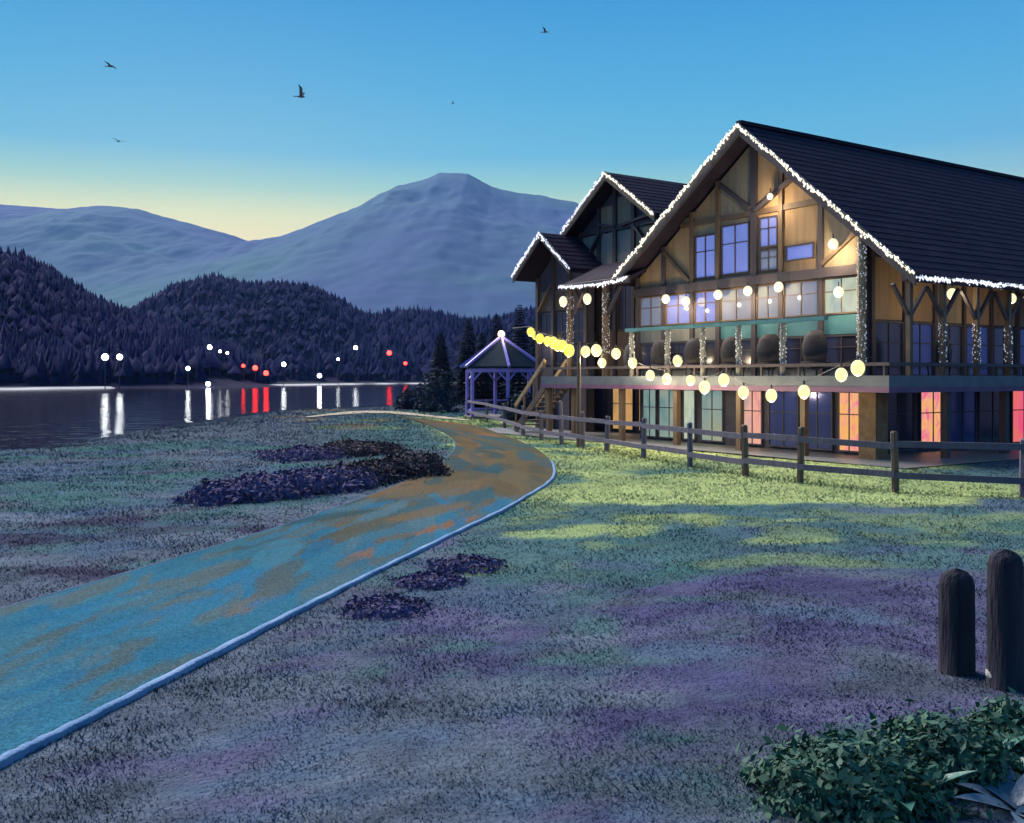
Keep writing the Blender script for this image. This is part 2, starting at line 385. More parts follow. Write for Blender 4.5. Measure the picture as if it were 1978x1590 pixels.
MID = [(-400, 690), (100, 640), (230, 600), (285, 570), (335, 547), (420, 530), (480, 546), (545, 540), (605, 546), (655, 572), (705, 600), (760, 601), (830, 597), (900, 609), (960, 603), (1010, 590), (1150, 570), (1500, 590), (2200, 620), (2600, 640)]
zl = hill(LEFT, 430, 250, 560, -1.1, -.22, 9)
zm = hill(MID, 830, 490, 1100, -.75, .8, 11)

# far mountains
def mountain():
    prof = [(-5200, 500), (-3600, 360), (-2400, 330), (-1500, 400), (-700, 340), (-300, 380), (0, 395), (60, 398), (130, 403), (200, 398), (270, 404), (330, 424), (375, 434), (430, 452), (485, 467), (540, 456), (610, 430), (690, 402), (735, 378), (770, 360), (815, 350), (850, 336), (905, 337), (950, 362), (1000, 373), (1050, 377), (1110, 390), (1180, 425), (1300, 460), (1500, 440), (1900, 400), (2600, 380), (3800, 330), (5200, 420), (7000, 500)]
    R = 5200.0; px = np.array([p[0] for p in prof], float); h = EYE+(HY-np.array([p[1] for p in prof], float))/FPX*R
    xs = np.r_[np.linspace(-15500, -3600, 130)[:-1], np.linspace(-3600, 1800, 560), np.linspace(1800, 15500, 150)[1:]]; yv = np.linspace(0, 1, 170); nxm = len(xs); XX, VV = np.meshgrid(xs, yv)
    wob = 260*(fbm(XX/900, XX*0+3, 77)-.5); YY = 1500+VV*5200
    hh = np.interp(989+XX/R*FPX, px, h)
    tt = np.clip((YY-1500)/(R+wob-1500), 0, 1); back = sstep(R+wob, 6700, YY)
    base = hh*(tt**1.25)*(1-.6*back)
    rid = 1-np.abs(2*fbm(XX/700+VV*.8, YY/1500, 81, 5)-1); gul = 1-np.abs(2*fbm(XX/260, YY/900, 91, 4)-1)
    amp = tt*(1-.90*np.exp(-((YY-R-wob)/420)**2))
    z = base+(150*(rid-.62)+24*(gul-.6))*amp + (14*(1-np.abs(2*fbm(XX/110, YY/330, 97, 4)-1)-.6)+14*(fbm(XX/40, YY/60, 99, 3)-.5))*amp + 10*(fbm(XX/60, YY/60, 95, 3)-.5)
    M = mat('mountain_rock', (.052, .068, .185), (.062, .150, .145), scale=.0009, rough=1, bump=.8, bscale=.02, spec=.05)
    tag(np_mesh('mountain_range', np.c_[XX.ravel(), YY.ravel(), z.ravel()-3], grid_faces(170, nxm), M, smooth=True), kind='structure')
mountain()

# forest on the hills: one mass
LAMP_SPOTS = ((203, 232), (231, 236), (363, 268), (402, 276), (405, 300), (425, 305), (439, 310), (470, 318), (493, 322), (514, 326), (548, 340), (617, 372), (653, 400), (687, 425), (752, 455), (783, 470))
def far_forest():
    V = []; F = []; n = 0
    def add(x, y, z, h, r):
        nonlocal n
        a0 = random.random()*6.28; seg = 5; rnd = random.random() < .35
        if rnd: h *= .8; r *= 1.7
        for (b, tp, rr) in (((.02, .9, r*.8), (.45, 1.0, r)) if rnd else ((.06, .62, r), (.36, 1.0, r*.68))):
            ring = [(x+rr*math.cos(a0+6.283*k/seg)*random.uniform(.75, 1.2), y+rr*math.sin(a0+6.283*k/seg)*random.uniform(.75, 1.2), z+h*b) for k in range(seg)]
            V.extend(ring); V.append((x+random.uniform(-.1, .1), y, z+h*tp))
            for k in range(seg): F.append((n+k, n+(k+1) % seg, n+seg))
            n += seg+1
    def scatter(zf, cnt, y0, y1, t0, t1, hs):
        y = np.sqrt(RNG.uniform(y0*y0, y1*y1, cnt)); x = RNG.uniform(t0, t1, cnt)*y; z = zf(x, y)
        dens = fbm(x*.012, y*.012, 13, 3)
        for i in range(cnt):
            if z[i] < .6 or dens[i] < .08: continue
            q = 989+x[i]/y[i]*FPX
            if any(abs(q-a) < 15 and y[i] < b+6 for a, b in LAMP_SPOTS): continue
            h = random.uniform(*hs)*(.75+.7*(dens[i]-.30)); add(x[i], y[i], z[i]-.3, h, h*random.uniform(.19, .28))
    scatter(zl, 8000, 256, 480, -.80, -.20, (6, 11)); scatter(zm, 9500, 500, 880, -.60, .30, (7, 14))
    M = mat('far_conifers', (.002, .003, .040), (.004, .008, .040), scale=.03, rough=1, spec=.05)
    tag(np_mesh('far_forest', V, F, M), 'dark conifer forest covering the hills across the lake', 'forest', kind='stuff')
far_forest()

# ------------------------------------------------------------------ materials of the lodge
M_timber = mat('dark_timber', (.030, .024, .034), (.060, .046, .052), scale=2.5, rough=.65, bump=.3, bscale=14, stretch=(1, 1, .25))
M_brown = mat('brown_timber', (.075, .050, .034), (.13, .085, .05), scale=2.5, rough=.65, bump=.3, bscale=14, stretch=(1, 1, .25))
M_black = mat('roof_board', (.014, .010, .022), (.026, .020, .034), scale=1.5, rough=.85, bump=.2, spec=.1)
M_shingle = mat('roof_shingle', (.018, .012, .028), (.036, .024, .042), scale=1.7, rough=.85, spec=.08, bump=.6, bscale=9, stretch=(1, .6, 1))
M_ochre = mat('ochre_boards', (.25, .155, .080), (.36, .245, .135), scale=2.2, rough=.75, bump=.35, bscale=16, stretch=(2.5, 2.5, .18))
M_tan = mat('weathered_boards', (.17, .14, .095), (.27, .22, .15), scale=2.2, rough=.75, bump=.35, bscale=16, stretch=(2.5, 2.5, .18))
M_grey = mat('grey_boards', (.13, .14, .13), (.20, .21, .19), scale=2.2, rough=.75, bump=.3, bscale=16, stretch=(2.5, 2.5, .18))
M_teal = mat('teal_paint', (.045, .16, .18), (.08, .24, .26), scale=2.4, rough=.5, bump=.15)
M_slate = mat('slate_blue_paint', (.055, .075, .10), (.10, .125, .15), scale=2.0, rough=.55, bump=.2)
M_plum = mat('plum_trim', (.085, .035, .09), (.13, .06, .13), scale=2.0, rough=.6)
M_stone = mat('brown_stone', (.11, .065, .035), (.20, .13, .075), scale=4.5, rough=.85, bump=.9, bscale=9)
M_wallst = mat('dark_wall', (.040, .042, .070), (.075, .075, .105), scale=1.6, rough=.8, bump=.4)
M_deck = mat('deck_boards', (.10, .085, .075), (.16, .14, .12), scale=3, rough=.7, bump=.2)
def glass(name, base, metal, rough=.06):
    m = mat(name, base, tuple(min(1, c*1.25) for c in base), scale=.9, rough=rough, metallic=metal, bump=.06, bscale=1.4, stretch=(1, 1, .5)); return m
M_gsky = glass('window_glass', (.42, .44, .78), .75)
M_gdim = glass('dim_window_glass', (.30, .32, .36), .55)
M_gdark = glass('dark_window_glass', (.035, .035, .06), .25, .12)
M_gnavy = glass('navy_window_glass', (.05, .07, .22), .35, .12)
M_pale = lit_glass('pale_lit_window', [(.42, .50, .38), (.62, .68, .50), (.34, .46, .46)], .55)
M_grn = lit_glass('green_lit_window', [(.10, .22, .22), (.24, .34, .30), (.34, .36, .24)], .6)
M_pink = lit_glass('pink_lit_window', [(.80, .12, .24), (.82, .30, .26), (.85, .44, .10), (.80, .22, .26)], .70, 1.9, (1.4, 1.4, 1.0))
M_rose = lit_glass('rose_lit_window', [(.80, .05, .20), (.85, .14, .18), (.8, .2, .10)], .62)
M_salm = lit_glass('salmon_lit_window', [(.62, .22, .20), (.75, .34, .26), (.40, .30, .26)], .75)
M_amber = lit_glass('amber_lit_window', [(.60, .28, .08), (.75, .42, .15), (.40, .26, .11)], .5)
M_garl = mat('garland_bulb', (.9, .88, .8), emit=(1.0, .93, .68), estr=.66)
M_garw = mat('white_garland_bulb', (.9, .9, .92), emit=(.86, .88, 1.0), estr=.58)
M_dimg = mat('strand_bulb', (.8, .8, .8), emit=(.80, .82, 1.0), estr=.20)
M_wire = mat('black_wire', (.02, .02, .02), rough=.6)
M_globe = mat('globe_lamp_glass', (.3, .3, .25), emit=(1.0, .94, .58), estr=.70)
M_bulb = mat('warm_bulb_glass', (.3, .25, .1), emit=(1.0, .82, .10), estr=.74)
M_bulb2 = mat('cream_bulb_glass', (.3, .28, .2), emit=(1.0, .90, .36), estr=.74)
WARM = (1.0, .76, .46)

# ------------------------------------------------------------------ the lodge: local x along the gable front, y back along the ridge
LC = Vector((10.36, 29.0, 0)); LROT = math.atan2(-.8354, .5496)
LX = Vector((.5496, -.8354, 0)); LY = Vector((.8354, .5496, 0))
def lw(x, y, z): return LC + LX*x + LY*y + Vector((0, 0, z))
lodge = tag(empty('lodge', LC, LROT), 'large timber-framed lodge with steep dark gable roof and lit ground floor', 'lodge')
RX, RZ = -4.2, 10.58; SR, SL = .842, .705
def under(x): return (RZ-.30-SR*(x-RX)) if x > RX else (RZ-.30-SL*(RX-x))
P = lodge
# roof
TRX, TLX = 2.26, -10.6
rz, lz = RZ-SR*(TRX-RX), RZ-SL*(RX-TLX)
roof = MB().prism([(RX, RZ), (RX, RZ-.26), (TRX, rz-.24), (TRX, rz)], -.75, 21).prism([(RX-.002, RZ-.26), (RX-.002, RZ), (TLX, lz), (TLX, lz-.24)], -.75, 21).build('roof', M_black, P)
def courses(par, xa, za, xb, zb, y0, y1, n, m=M_shingle):
    dx, dz = (xb-xa)/n, (zb-za)/n; L = math.hypot(dx, dz); nxv, nzv = -dz/L, dx/L
    if nzv < 0: nxv, nzv = -nxv, -nzv
    for i in range(n):
        x0, z0, x1, z1 = xa+dx*i, za+dz*i, xa+dx*(i+1.06), za+dz*(i+1.06); lo, hi = .004, .020
        j = random.uniform(-.03, .03)
        MB().quadbox([(x0, y0+j, z0+.002), (x0, y1, z0+.002), (x1, y1, z1+.002), (x1, y0+j, z1+.002),
                      (x0+nxv*lo, y0+j, z0+nzv*lo), (x0+nxv*lo, y1, z0+nzv*lo), (x1+nxv*hi, y1, z1+nzv*hi), (x1+nxv*hi, y0+j, z1+nzv*hi)]).build('shingle_course', m, par)
courses(roof, RX, RZ, TRX, rz, -.72, 21, 24); courses(roof, RX, RZ, TLX, lz, -.72, 21, 22)
MB().bar((RX, -.8, RZ+.05), (RX, 21, RZ+.05), .22, .12).build('ridge_cap', M_black, roof)
for (x1, z1) in ((TRX, rz), (TLX, lz)):
    MB().quadbox([(RX, -.82, RZ-.36), (RX, -.752, RZ-.36), (x1, -.752, z1-.34), (x1, -.82, z1-.34), (RX, -.82, RZ+.03), (RX, -.752, RZ+.03), (x1, -.752, z1+.03), (x1, -.82, z1+.03)]).build('barge_board', M_timber, roof)
# walls
MB().prism([(-10.04, 0), (0, 0), (0, under(0)-.02), (RX, under(RX)-.04), (-10.04, under(-10.04)-.02)], .02, .30).build('wall', M_wallst, P)
MB().box(-.30, -.002, .302, 20.5, 0, under(0)-.03).build('wall', M_wallst, P)
MB().box(-10.04, -9.75, .302, 20.5, 0, under(-10.04)-.03).build('wall', M_wallst, P)

POSTS = [10.04, 8.6, 7.11, 5.84, 4.2, 3.05, 1.48, 0.0]
def facade_panel(a1, a0, z0, z1, m, name='wall_panel'):
    x0, x1 = -a1+.08, -a0-.08; t0, t1 = under(x0)-.12, under(x1)-.12
    if max(t0, t1) < z0+.15: return
    poly = [(x0, z0), (x1, z0)]
    if t1 >= z1: poly.append((x1, z1))
    else: poly.append((x1, max(t1, z0+.001)))
    if (t0 < z1) != (t1 < z1):
        f = (z1-t0)/(t1-t0); poly.append((x0+(x1-x0)*f, z1))
    poly.append((x0, z1) if t0 >= z1 else (x0, max(t0, z0+.001)))
    MB().prism(poly, -.035, .018).build(name, m, P)
def window(x0, x1, z0, z1, m, y=-.055, fw=.05, par=None, fm=None, side=False):
    """frame of four bars with one pane set back in it; side=True for the long wall facing +x"""
    par = par or P; fm = fm or M_timber
    f = MB()
    def bx(a0, a1, c0, c1, d0, d1):
        if side: f.box(-d1+.0, -d0+.0, a0, a1, c0, c1)
        else: f.box(a0, a1, d0, d1, c0, c1)
    bx(x0, x0+fw, z0, z1, y-.03, y+.05); bx(x1-fw, x1, z0, z1, y-.03, y+.05); bx(x0+fw, x1-fw, z0, z0+fw, y-.03, y+.05); bx(x0+fw, x1-fw, z1-fw, z1, y-.03, y+.05)
    w = f.build('window', fm, par)
    p = MB()
    if side: p.box(-y-.025, -y-.01, x0+fw, x1-fw, z0+fw, z1-fw)
    else: p.box(x0+fw, x1-fw, y+.01, y+.025, z0+fw, z1-fw)
    p.build('pane', m, w)
    if x1-x0 > .7 and z1-z0 > .7:
        mu = MB(); xm = (x0+x1)/2; zm_ = z0+(z1-z0)*.62
        if side: mu.box(-y-.009, -y+.012, xm-.018, xm+.018, z0+fw, z1-fw); mu.box(-y-.007, -y+.010, x0+fw, x1-fw, zm_-.016, zm_+.016)
        else: mu.box(xm-.018, xm+.018, y-.012, y+.009, z0+fw, z1-fw); mu.box(x0+fw, x1-fw, y-.010, y+.007, zm_-.016, zm_+.016)
        mu.build('muntin', fm, w)
    return w
# gable: posts, rails, panels
for i, a in enumerate(POSTS):
    wd = .26 if a == 4.2 else .17
    MB().box(-a-wd/2, -a+wd/2, -.13, .0, 5.36, under(-a)-.06).build('king_post' if a == 4.2 else 'gable_post', M_timber if i not in (2, 3, 5) else M_brown, P)
MB().box(-10.18, .14, -.19, -.0, 5.36, 5.66).build('tie_beam', M_timber, P)
MB().box(-7.7, -.9, -.10, .0, 7.66, 7.84).build('collar_beam', M_brown, P)
mats = {0: M_ochre, 1: M_ochre, 2: M_tan, 3: M_tan, 4: M_ochre, 5: M_ochre, 6: M_tan}
for i in range(7):
    facade_panel(POSTS[i], POSTS[i+1], 5.66, 7.66, mats[i]); facade_panel(POSTS[i], POSTS[i+1], 7.84, 12, M_ochre if i in (2, 4, 5) else M_tan)
def strut(x0, z0, x1, z1, w=.18, m=None): MB().bar((x0, -.085, z0), (x1, -.085, z1), .12, w, up=(0, 1, 0)).build('brace', m or M_timber, P)
strut(-4.32, 7.9, -5.75, 8.95); strut(-4.08, 7.8, -2.35, 8.72, .26); strut(-8.55, 6.9, -7.2, 5.72, .14, M_brown); strut(-1.4, 5.8, -.2, 6.6, .12, M_brown)
window(-7.0, -5.95, 5.78, 7.30, M_gsky); window(-5.72, -4.42, 5.80, 7.50, M_gsky); window(-4.0, -3.2, 6.55, 7.55, M_gsky)
window(-4.0, -3.2, 5.78, 6.48, M_gdim); window(-2.9, -1.75, 6.0, 6.5, M_gsky)
# main floor: posts, transoms, teal spandrels, dark windows
for a in POSTS: MB().box(-a-.09, -a+.09, -.12, .0, 2.2, 5.36).build('wall_post', M_timber, P)
tr = [M_gdim, M_gsky, M_gsky, M_gdim, M_gdim, M_gdim, M_pale]
for i in range(7):
    x0, x1 = -POSTS[i]+.09, -POSTS[i+1]-.09
    window(x0, x1, 4.22, 5.34, tr[i], fm=M_brown)
    MB().box(x0+.004, x1-.004, -.04, .015, 3.62, 4.2).build('spandrel', M_teal if i >= 3 else M_grey, P)
    window(x0, x1, 2.62, 3.6, M_gdark)
    MB().box(x0+.004, x1-.004, -.035, .015, 2.2, 2.6).build('sill_panel', M_grey if i % 2 else M_slate, P)
# deck round the corner
dk = MB().box(-14.2, 2.0, -1.6, 0.0, 1.98, 2.18).box(.002, 2.0, .002, 20.5, 1.98, 2.18).box(-14.2, -10.05, .002, 1.5, 1.98, 2.18).build('deck', M_deck, P)
MB().box(-14.2, 2.06, -1.66, -1.604, 2.05, 2.36).build('fascia', M_slate, dk)
MB().box(2.004, 2.06, -1.6, 20.5, 2.05, 2.36).build('fascia', M_slate, dk)
MB().box(-14.2, 2.09, -1.70, -1.604, 1.90, 2.05).build('trim', M_plum, dk); MB().box(2.004, 2.09, -1.6, 20.5, 1.90, 2.05).build('trim', M_plum, dk)
MB().box(-14.2, 2.10, -1.71, -1.56, 2.63, 2.72).build('handrail', M_timber, dk); MB().box(1.96, 2.10, -1.555, 20.5, 2.63, 2.72).build('handrail', M_timber, dk)
for a in np.arange(-1.9, 14.2, 1.45): MB().box(-a-.03, -a+.03, -1.66, -1.605, 2.362, 2.628).build('rail_post', M_timber, dk)
for y in np.arange(.6, 14, 1.45): MB().box(2.005, 2.06, y-.03, y+.03, 2.362, 2.628).build('rail_post', M_timber, dk)
# columns wound with light strands
def strand(par, x, y, z0, z1, r, m, n=None):
    s = MB(); n = n or int((z1-z0)*55)
    for i in range(n):
        t = i/n; w = random.uniform(0, 6.283); rr = r+.012
        c = Vector((x+rr*math.cos(w), y+rr*math.sin(w), z0+t*(z1-z0))); q = random.uniform(.010, .026); k = len(s.v)
        s.v += [tuple(c+Vector(d)*q) for d in ((1, 0, 0), (-1, 0, 0), (0, 1, 0), (0, -1, 0), (0, 0, 1.3), (0, 0, -1.3))]
        s.f += [(k, k+2, k+4), (k+2, k+1, k+4), (k+1, k+3, k+4), (k+3, k, k+4), (k+2, k, k+5), (k+1, k+2, k+5), (k+3, k+1, k+5), (k, k+3, k+5)]
    o = s.build('light_strand', m, par); o['kind'] = 'stuff'
for a in (8.8, 6.9, 5.2, 3.6, 1.8):
    c = MB().tube([(-a, -1.42, 2.19), (-a, -1.42, 3.96)], .085, 10).build('column', M_grey, P); strand(c, -a, -1.42, 2.7, 3.9, .085, M_dimg)
c = MB().tube([(.4, -.62, 2.19), (.4, -.62, under(.4)-.05)], .12, 10).build('column', M_tan, P); strand(c, .4, -.62, 2.7, under(.4)-.2, .12, M_dimg, 240)
MB().box(-9.1, -.2, -1.50, -1.34, 3.965, 4.09).build('pergola_beam', M_teal, P)
for y in (-.45, 1.1, 2.77, 4.45, 6.1, 7.8, 9.5, 11.2):
    c = MB().box(1.77, 1.91, y-.07, y+.07, 2.19, under(1.84)-.22).build('porch_post', M_brown, P)
    for s in (-1, 1): MB().bar((1.84, y+s*.06, 4.05), (1.84, y+s*.75, 4.86), .09, .09).build('brace', M_timber, c)
    if y in (1.1, 2.77, 4.45): strand(c, 1.84, y, 2.7, 3.9, .10, M_dimg)
MB().box(1.76, 1.92, -.7, 20.8, under(1.84)-.22, under(1.84)-.04).build('porch_beam', M_timber, P)
# long side wall behind the porch
for i, y in enumerate(np.arange(0.35, 15, 1.55)):
    y0, y1 = y+.09, y+1.46
    MB().box(.0, .10, y-.07, y+.07, 2.19, 6.5).build('wall_post', M_timber, P)
    MB().box(.0, .03, y0, y1, 4.05, 5.9).build('wall_panel', M_ochre if i % 3 != 2 else M_tan, P)
    window(y0, y1, 2.35, 4.0, M_gnavy if i % 2 else M_gdark, y=-.055, side=True)
MB().box(.0, .14, .2, 16, 5.92, 6.1).build('side_beam', M_timber, P)
# ground floor: pillars and lit bays
MB().box(.55, 1.12, -.95, -.40, 0, 1.975).build('stone_pillar', M_stone, P)
for a in (.95, 3.5, 6.4, 9.3, 12.2, 13.9): MB().box(-a-.09, -a+.09, -1.55, -1.37, 0, 1.975).build('deck_post', M_brown, P)
for y in (1.3, 4.3, 7.6, 11): MB().box(1.7, 1.9, y-.1, y+.1, 0, 1.975).build('deck_post', M_timber, P)
for a1, a0, m in ((9.8, 9.0, M_grn), (8.9, 7.75, M_grn), (7.6, 6.95, M_pale), (6.7, 5.6, M_grn), (4.75, 3.85, M_salm), (3.6, 2.35, M_gnavy), (2.25, 1.05, M_gnavy), (.86, .06, M_pink)):
    window(-a1, -a0, .08, 1.9, m, fm=M_wallst)
for y0, y1, m in ((.75, 2.4, M_gdark), (2.65, 4.05, M_pink), (4.2, 5.7, M_gnavy), (5.8, 7.5, M_gdark), (7.75, 9.3, M_rose), (9.5, 11.2, M_gnavy)):
    window(y0, y1, .08, 1.9, m, side=True, fm=M_wallst)
# globe lamps
def globe(x, y, z, r=.15, w=30, up=.16):
    g = MB().tube([(x, y, z+r-.01), (x, y, z+r+up)], .018, 6).build('globe_lamp', M_wire, P)
    MB().ball((x, y, z), r, 12, 8, 1.12).build('globe', M_globe, g, True)
    if w: lamp('globe_light', (x, y-.26 if y < 0 else y, z-.30), w, WARM, .05, g)
for a, z in ((8.1, 5.15), (7.05, 5.0), (5.5, 5.12), (4.15, 5.15), (2.85, 5.18), (.55, 4.85)): globe(-a, -.42, z, w=34)
globe(-.75, -.42, 6.3, w=80); globe(1.62, 1.9, 4.75, w=24); globe(1.62, 5.0, 4.75, w=24)
globe(-3.2, -.42, 8.1, .10, 60)

# second gable, further along
WOFF = LX*.45+LY*.55
wing = tag(empty('gabled_wing', LC+WOFF, LROT), 'tall narrow gabled wing with timber struts behind the lodge', 'building')
P = wing
WX, WZ, WS = -14.1, 10.9, .70; HWr = 3.05
def wunder(x): return WZ-.28-WS*abs(x-WX)
wr = MB().prism([(WX, WZ), (WX, WZ-.24), (WX+HWr, WZ-WS*HWr-.22), (WX+HWr, WZ-WS*HWr)], .75, 15).prism([(WX-.002, WZ-.24), (WX-.002, WZ), (WX-HWr, WZ-WS*HWr), (WX-HWr, WZ-WS*HWr-.22)], .75, 15).build('roof', M_black, P)
courses(wr, WX, WZ, WX+HWr, WZ-WS*HWr, .78, 15, 11); courses(wr, WX, WZ, WX-HWr, WZ-WS*HWr, .78, 15, 11)
for s in (1, -1):
    MB().quadbox([(WX, .68, WZ-.34), (WX, .748, WZ-.34), (WX+s*HWr, .748, WZ-WS*HWr-.32), (WX+s*HWr, .68, WZ-WS*HWr-.32), (WX, .68, WZ+.03), (WX, .748, WZ+.03), (WX+s*HWr, .748, WZ-WS*HWr+.03), (WX+s*HWr, .68, WZ-WS*HWr+.03)]).build('barge_board', M_brown, wr)
MB().prism([(WX-2.75, 0), (WX+2.75, 0), (WX+2.75, wunder(WX+2.75)), (WX, wunder(WX)-.03), (WX-2.75, wunder(WX-2.75))], 1.52, 1.8).build('wall', M_wallst, P)
MB().box(WX+2.5, WX+2.75, 1.81, 14.5, 0, wunder(WX+2.75)-.02).build('wall', M_wallst, P); MB().box(WX-2.75, WX-2.5, 1.81, 14.5, 0, wunder(WX-2.75)-.02).build('wall', M_wallst, P)
for dx in (-2.66, -1.35, -.25, .95, 2.66): MB().box(WX+dx-.1, WX+dx+.1, 1.36, 1.50, 2.2, wunder(WX+dx)-.05).build('wall_post', M_timber, P)
for z in (6.3, 8.55): MB().box(WX-2.6, WX+2.6, 1.40, 1.50, z, z+.2).build('rail', M_timber, P)
for (x0, x1) in ((-2.55, -1.46), (-1.24, -.36), (-.14, .84), (1.06, 2.55)):
    zt = min(8.5, wunder(WX+x0)-.1, wunder(WX+x1)-.1)
    MB().box(WX+x0, WX+x1, 1.46, 1.515, 6.52, zt).build('wall_panel', M_grey if x0 < .5 else M_tan, P)
    if abs(x0+x1) < 2: MB().box(WX+x0, WX+x1, 1.46, 1.515, 8.78, min(wunder(WX+x0), wunder(WX+x1))-.1).build('wall_panel', M_tan, P)
    window(WX+x0, WX+x1, 4.3, 6.2, M_gdark, y=1.47, par=P)
    MB().box(WX+x0, WX+x1, 1.45, 1.515, 2.22, 4.25).build('wall_panel', M_brown, P)
for s in (-1, 1): MB().bar((WX+s*.2, 1.38, 8.7), (WX+s*1.9, 1.38, 9.05 if s < 0 else 8.9), .1, .16, up=(0, 1, 0)).build('brace', M_timber, P); MB().bar((WX+s*2.5, 1.34, 7.0), (WX+s*1.2, 1.34, 8.5), .1, .2, up=(0, 1, 0)).build('brace', M_timber, P)
MB().box(-12.3, -11.2, 1.40, 1.455, 2.2, 4.2).build('door', M_black, P)
# lit store rooms under the deck
for x0, x1, m in ((-15.9, -15.0, M_gnavy), (-14.6, -13.2, M_amber), (-12.9, -11.8, M_amber)): window(x0, x1, .1, 1.9, m, y=1.47, par=P)

# small gable at the far end
porch = tag(empty('gabled_porch', LC+WOFF, LROT), 'small dark gabled porch at the far end of the lodge', 'building')
P = porch
GXc, GZ, GS, GH = -17.0, 8.62, .80, 2.15
gr = MB().prism([(GXc, GZ), (GXc, GZ-.22), (GXc+GH, GZ-GS*GH-.2), (GXc+GH, GZ-GS*GH)], -.55, 7).prism([(GXc-.002, GZ-.22), (GXc-.002, GZ), (GXc-GH, GZ-GS*GH), (GXc-GH, GZ-GS*GH-.2)], -.55, 7).build('roof', M_black, P)
courses(gr, GXc, GZ, GXc+GH, GZ-GS*GH, -.52, 1.3, 8); courses(gr, GXc, GZ, GXc-GH, GZ-GS*GH, -.52, 7, 8)
for s in (1, -1):
    MB().quadbox([(GXc, -.62, GZ-.3), (GXc, -.552, GZ-.3), (GXc+s*GH, -.552, GZ-GS*GH-.28), (GXc+s*GH, -.62, GZ-GS*GH-.28), (GXc, -.62, GZ+.02), (GXc, -.552, GZ+.02), (GXc+s*GH, -.552, GZ-GS*GH+.02), (GXc+s*GH, -.62, GZ-GS*GH+.02)]).build('barge_board', M_timber, gr)
MB().prism([(GXc-1.9, 0), (GXc+1.9, 0), (GXc+1.9, GZ-.28-GS*1.9), (GXc, GZ-.3), (GXc-1.9, GZ-.28-GS*1.9)], .62, .9).build('wall', M_wallst, P)
MB().box(GXc-1.9, GXc-1.65, .91, 6.8, 0, GZ-.28-GS*1.9).build('wall', M_wallst, P)
for dx in (-1.8, -.6, .6, 1.8): MB().box(GXc+dx-.09, GXc+dx+.09, .46, .60, 0, GZ-.34-GS*abs(dx)).build('wall_post', M_timber, P)
for x0, x1 in ((-1.7, -.7), (-.5, .5), (.7, 1.7)): window(GXc+x0, GXc+x1, 2.9, 5.2, M_gdark, y=.57, par=P); MB().box(GXc+x0, GXc+x1, .55, .615, 5.3, 6.2).build('wall_panel', M_brown, P)
for s in (-1, 1): MB().bar((GXc+s*1.7, .5, 5.3), (GXc+s*.7, .5, 6.5), .1, .14, up=(0, 1, 0)).build('brace', M_brown, P)

# entrance canopy
canopy = tag(empty('entrance_canopy', LC, LROT), 'low dark entrance canopy between the main gable and the small porch', 'canopy')
P = canopy
MB().quadbox([(-13.9, -.85, 5.92), (-9.6, -.85, 5.92), (-9.6, 1.3, 6.9), (-13.9, 1.3, 6.9), (-13.9, -.85, 6.08), (-9.6, -.85, 6.08), (-9.6, 1.3, 7.06), (-13.9, 1.3, 7.06)]).build('roof', M_black, P)
MB().box(-13.9, -9.6, -.92, -.852, 5.84, 6.12).build('fascia', M_timber, P)
for x in (-13.5, -11.2):
    c = MB().tube([(x, -.7, 2.19), (x, -.7, 5.92)], .13, 10).build('column', M_brown, P); strand(c, x, -.7, 3.2, 5.6, .13, M_dimg, 170)
    MB().bar((x, -.7, 4.6), (x+.9, -.7, 5.8), .1, .12).build('brace', M_timber, c)
for x in (-13.9, -12.3):
    g = MB().tube([(x, -.75, 5.60), (x, -.75, 5.84)], .018, 6).build('globe_lamp', M_wire, P); MB().ball((x, -.75, 5.42), .17, 12, 8, 1.3).build('globe', M_globe, g, True)
    lamp('globe_light', (x, -.75, 5.05), 22, WARM, .05, g)

# stair from the deck down to the lawn
stair = tag(empty('outdoor_stair', LC, LROT), 'short pale wooden stair from the deck down towards the gazebo', 'stair')
M_pine = mat('pale_pine', (.34, .23, .10), (.46, .33, .16), scale=3, rough=.6, bump=.2)
for y in (-1.45, -.35):
    MB().bar((-14.2, y, 1.95), (-16.4, y, .05), .06, .28).build('stringer', M_brown, stair)
    MB().bar((-14.2, y, 3.0), (-16.4, y, 1.1), .07, .16).build('handrail', M_pine, stair)
    for t in (.03, .36, .68, .97): MB().box(-14.2-2.2*t-.04, -14.2-2.2*t+.04, y-.035, y+.035, 2.0-1.9*t, 3.0-1.9*t).build('baluster', M_brown, stair)
for i in range(10): z = 1.85-i*.19; MB().box(-14.4-i*.22-.13, -14.4-i*.22+.13, -1.41, -.39, z-.04, z).build('tread', M_brown, stair)

# round-backed chairs on the deck
M_wick = mat('black_wicker', (.008, .007, .012), (.022, .019, .026), scale=14, rough=.75, bump=.6, bscale=40)
def chair_proto():
    m = MB(); nu, nv = 12, 9
    for i in range(nv+1):                       # deep shell, open towards the lodge
        th = math.radians(12+150*i/nv); 
        for k in range(nu+1):
            w = math.pi*(.02+.96*k/nu); rr = .40*math.sin(th)**.75; m.v.append((rr*math.cos(w), -rr*math.sin(w)*.85, .72-.52*math.cos(th)*1.0+.12))
    for i in range(nv):
        for k in range(nu): a = i*(nu+1)+k; m.f.append((a, a+1, a+nu+2, a+nu+1))
    n = len(m.v); m.v += [(x*.94, y*.94, z) for x, y, z in m.v[:n]]; m.f += [tuple(reversed([q+n for q in f])) for f in m.f[:nu*nv]]
    shell = m; seat = MB().tube([(0, -.02, .44), (0, -.02, .52), (0, -.02, .55)], [.36, .37, .30], 16); return shell, seat
csh, cse = chair_proto(); cme = []
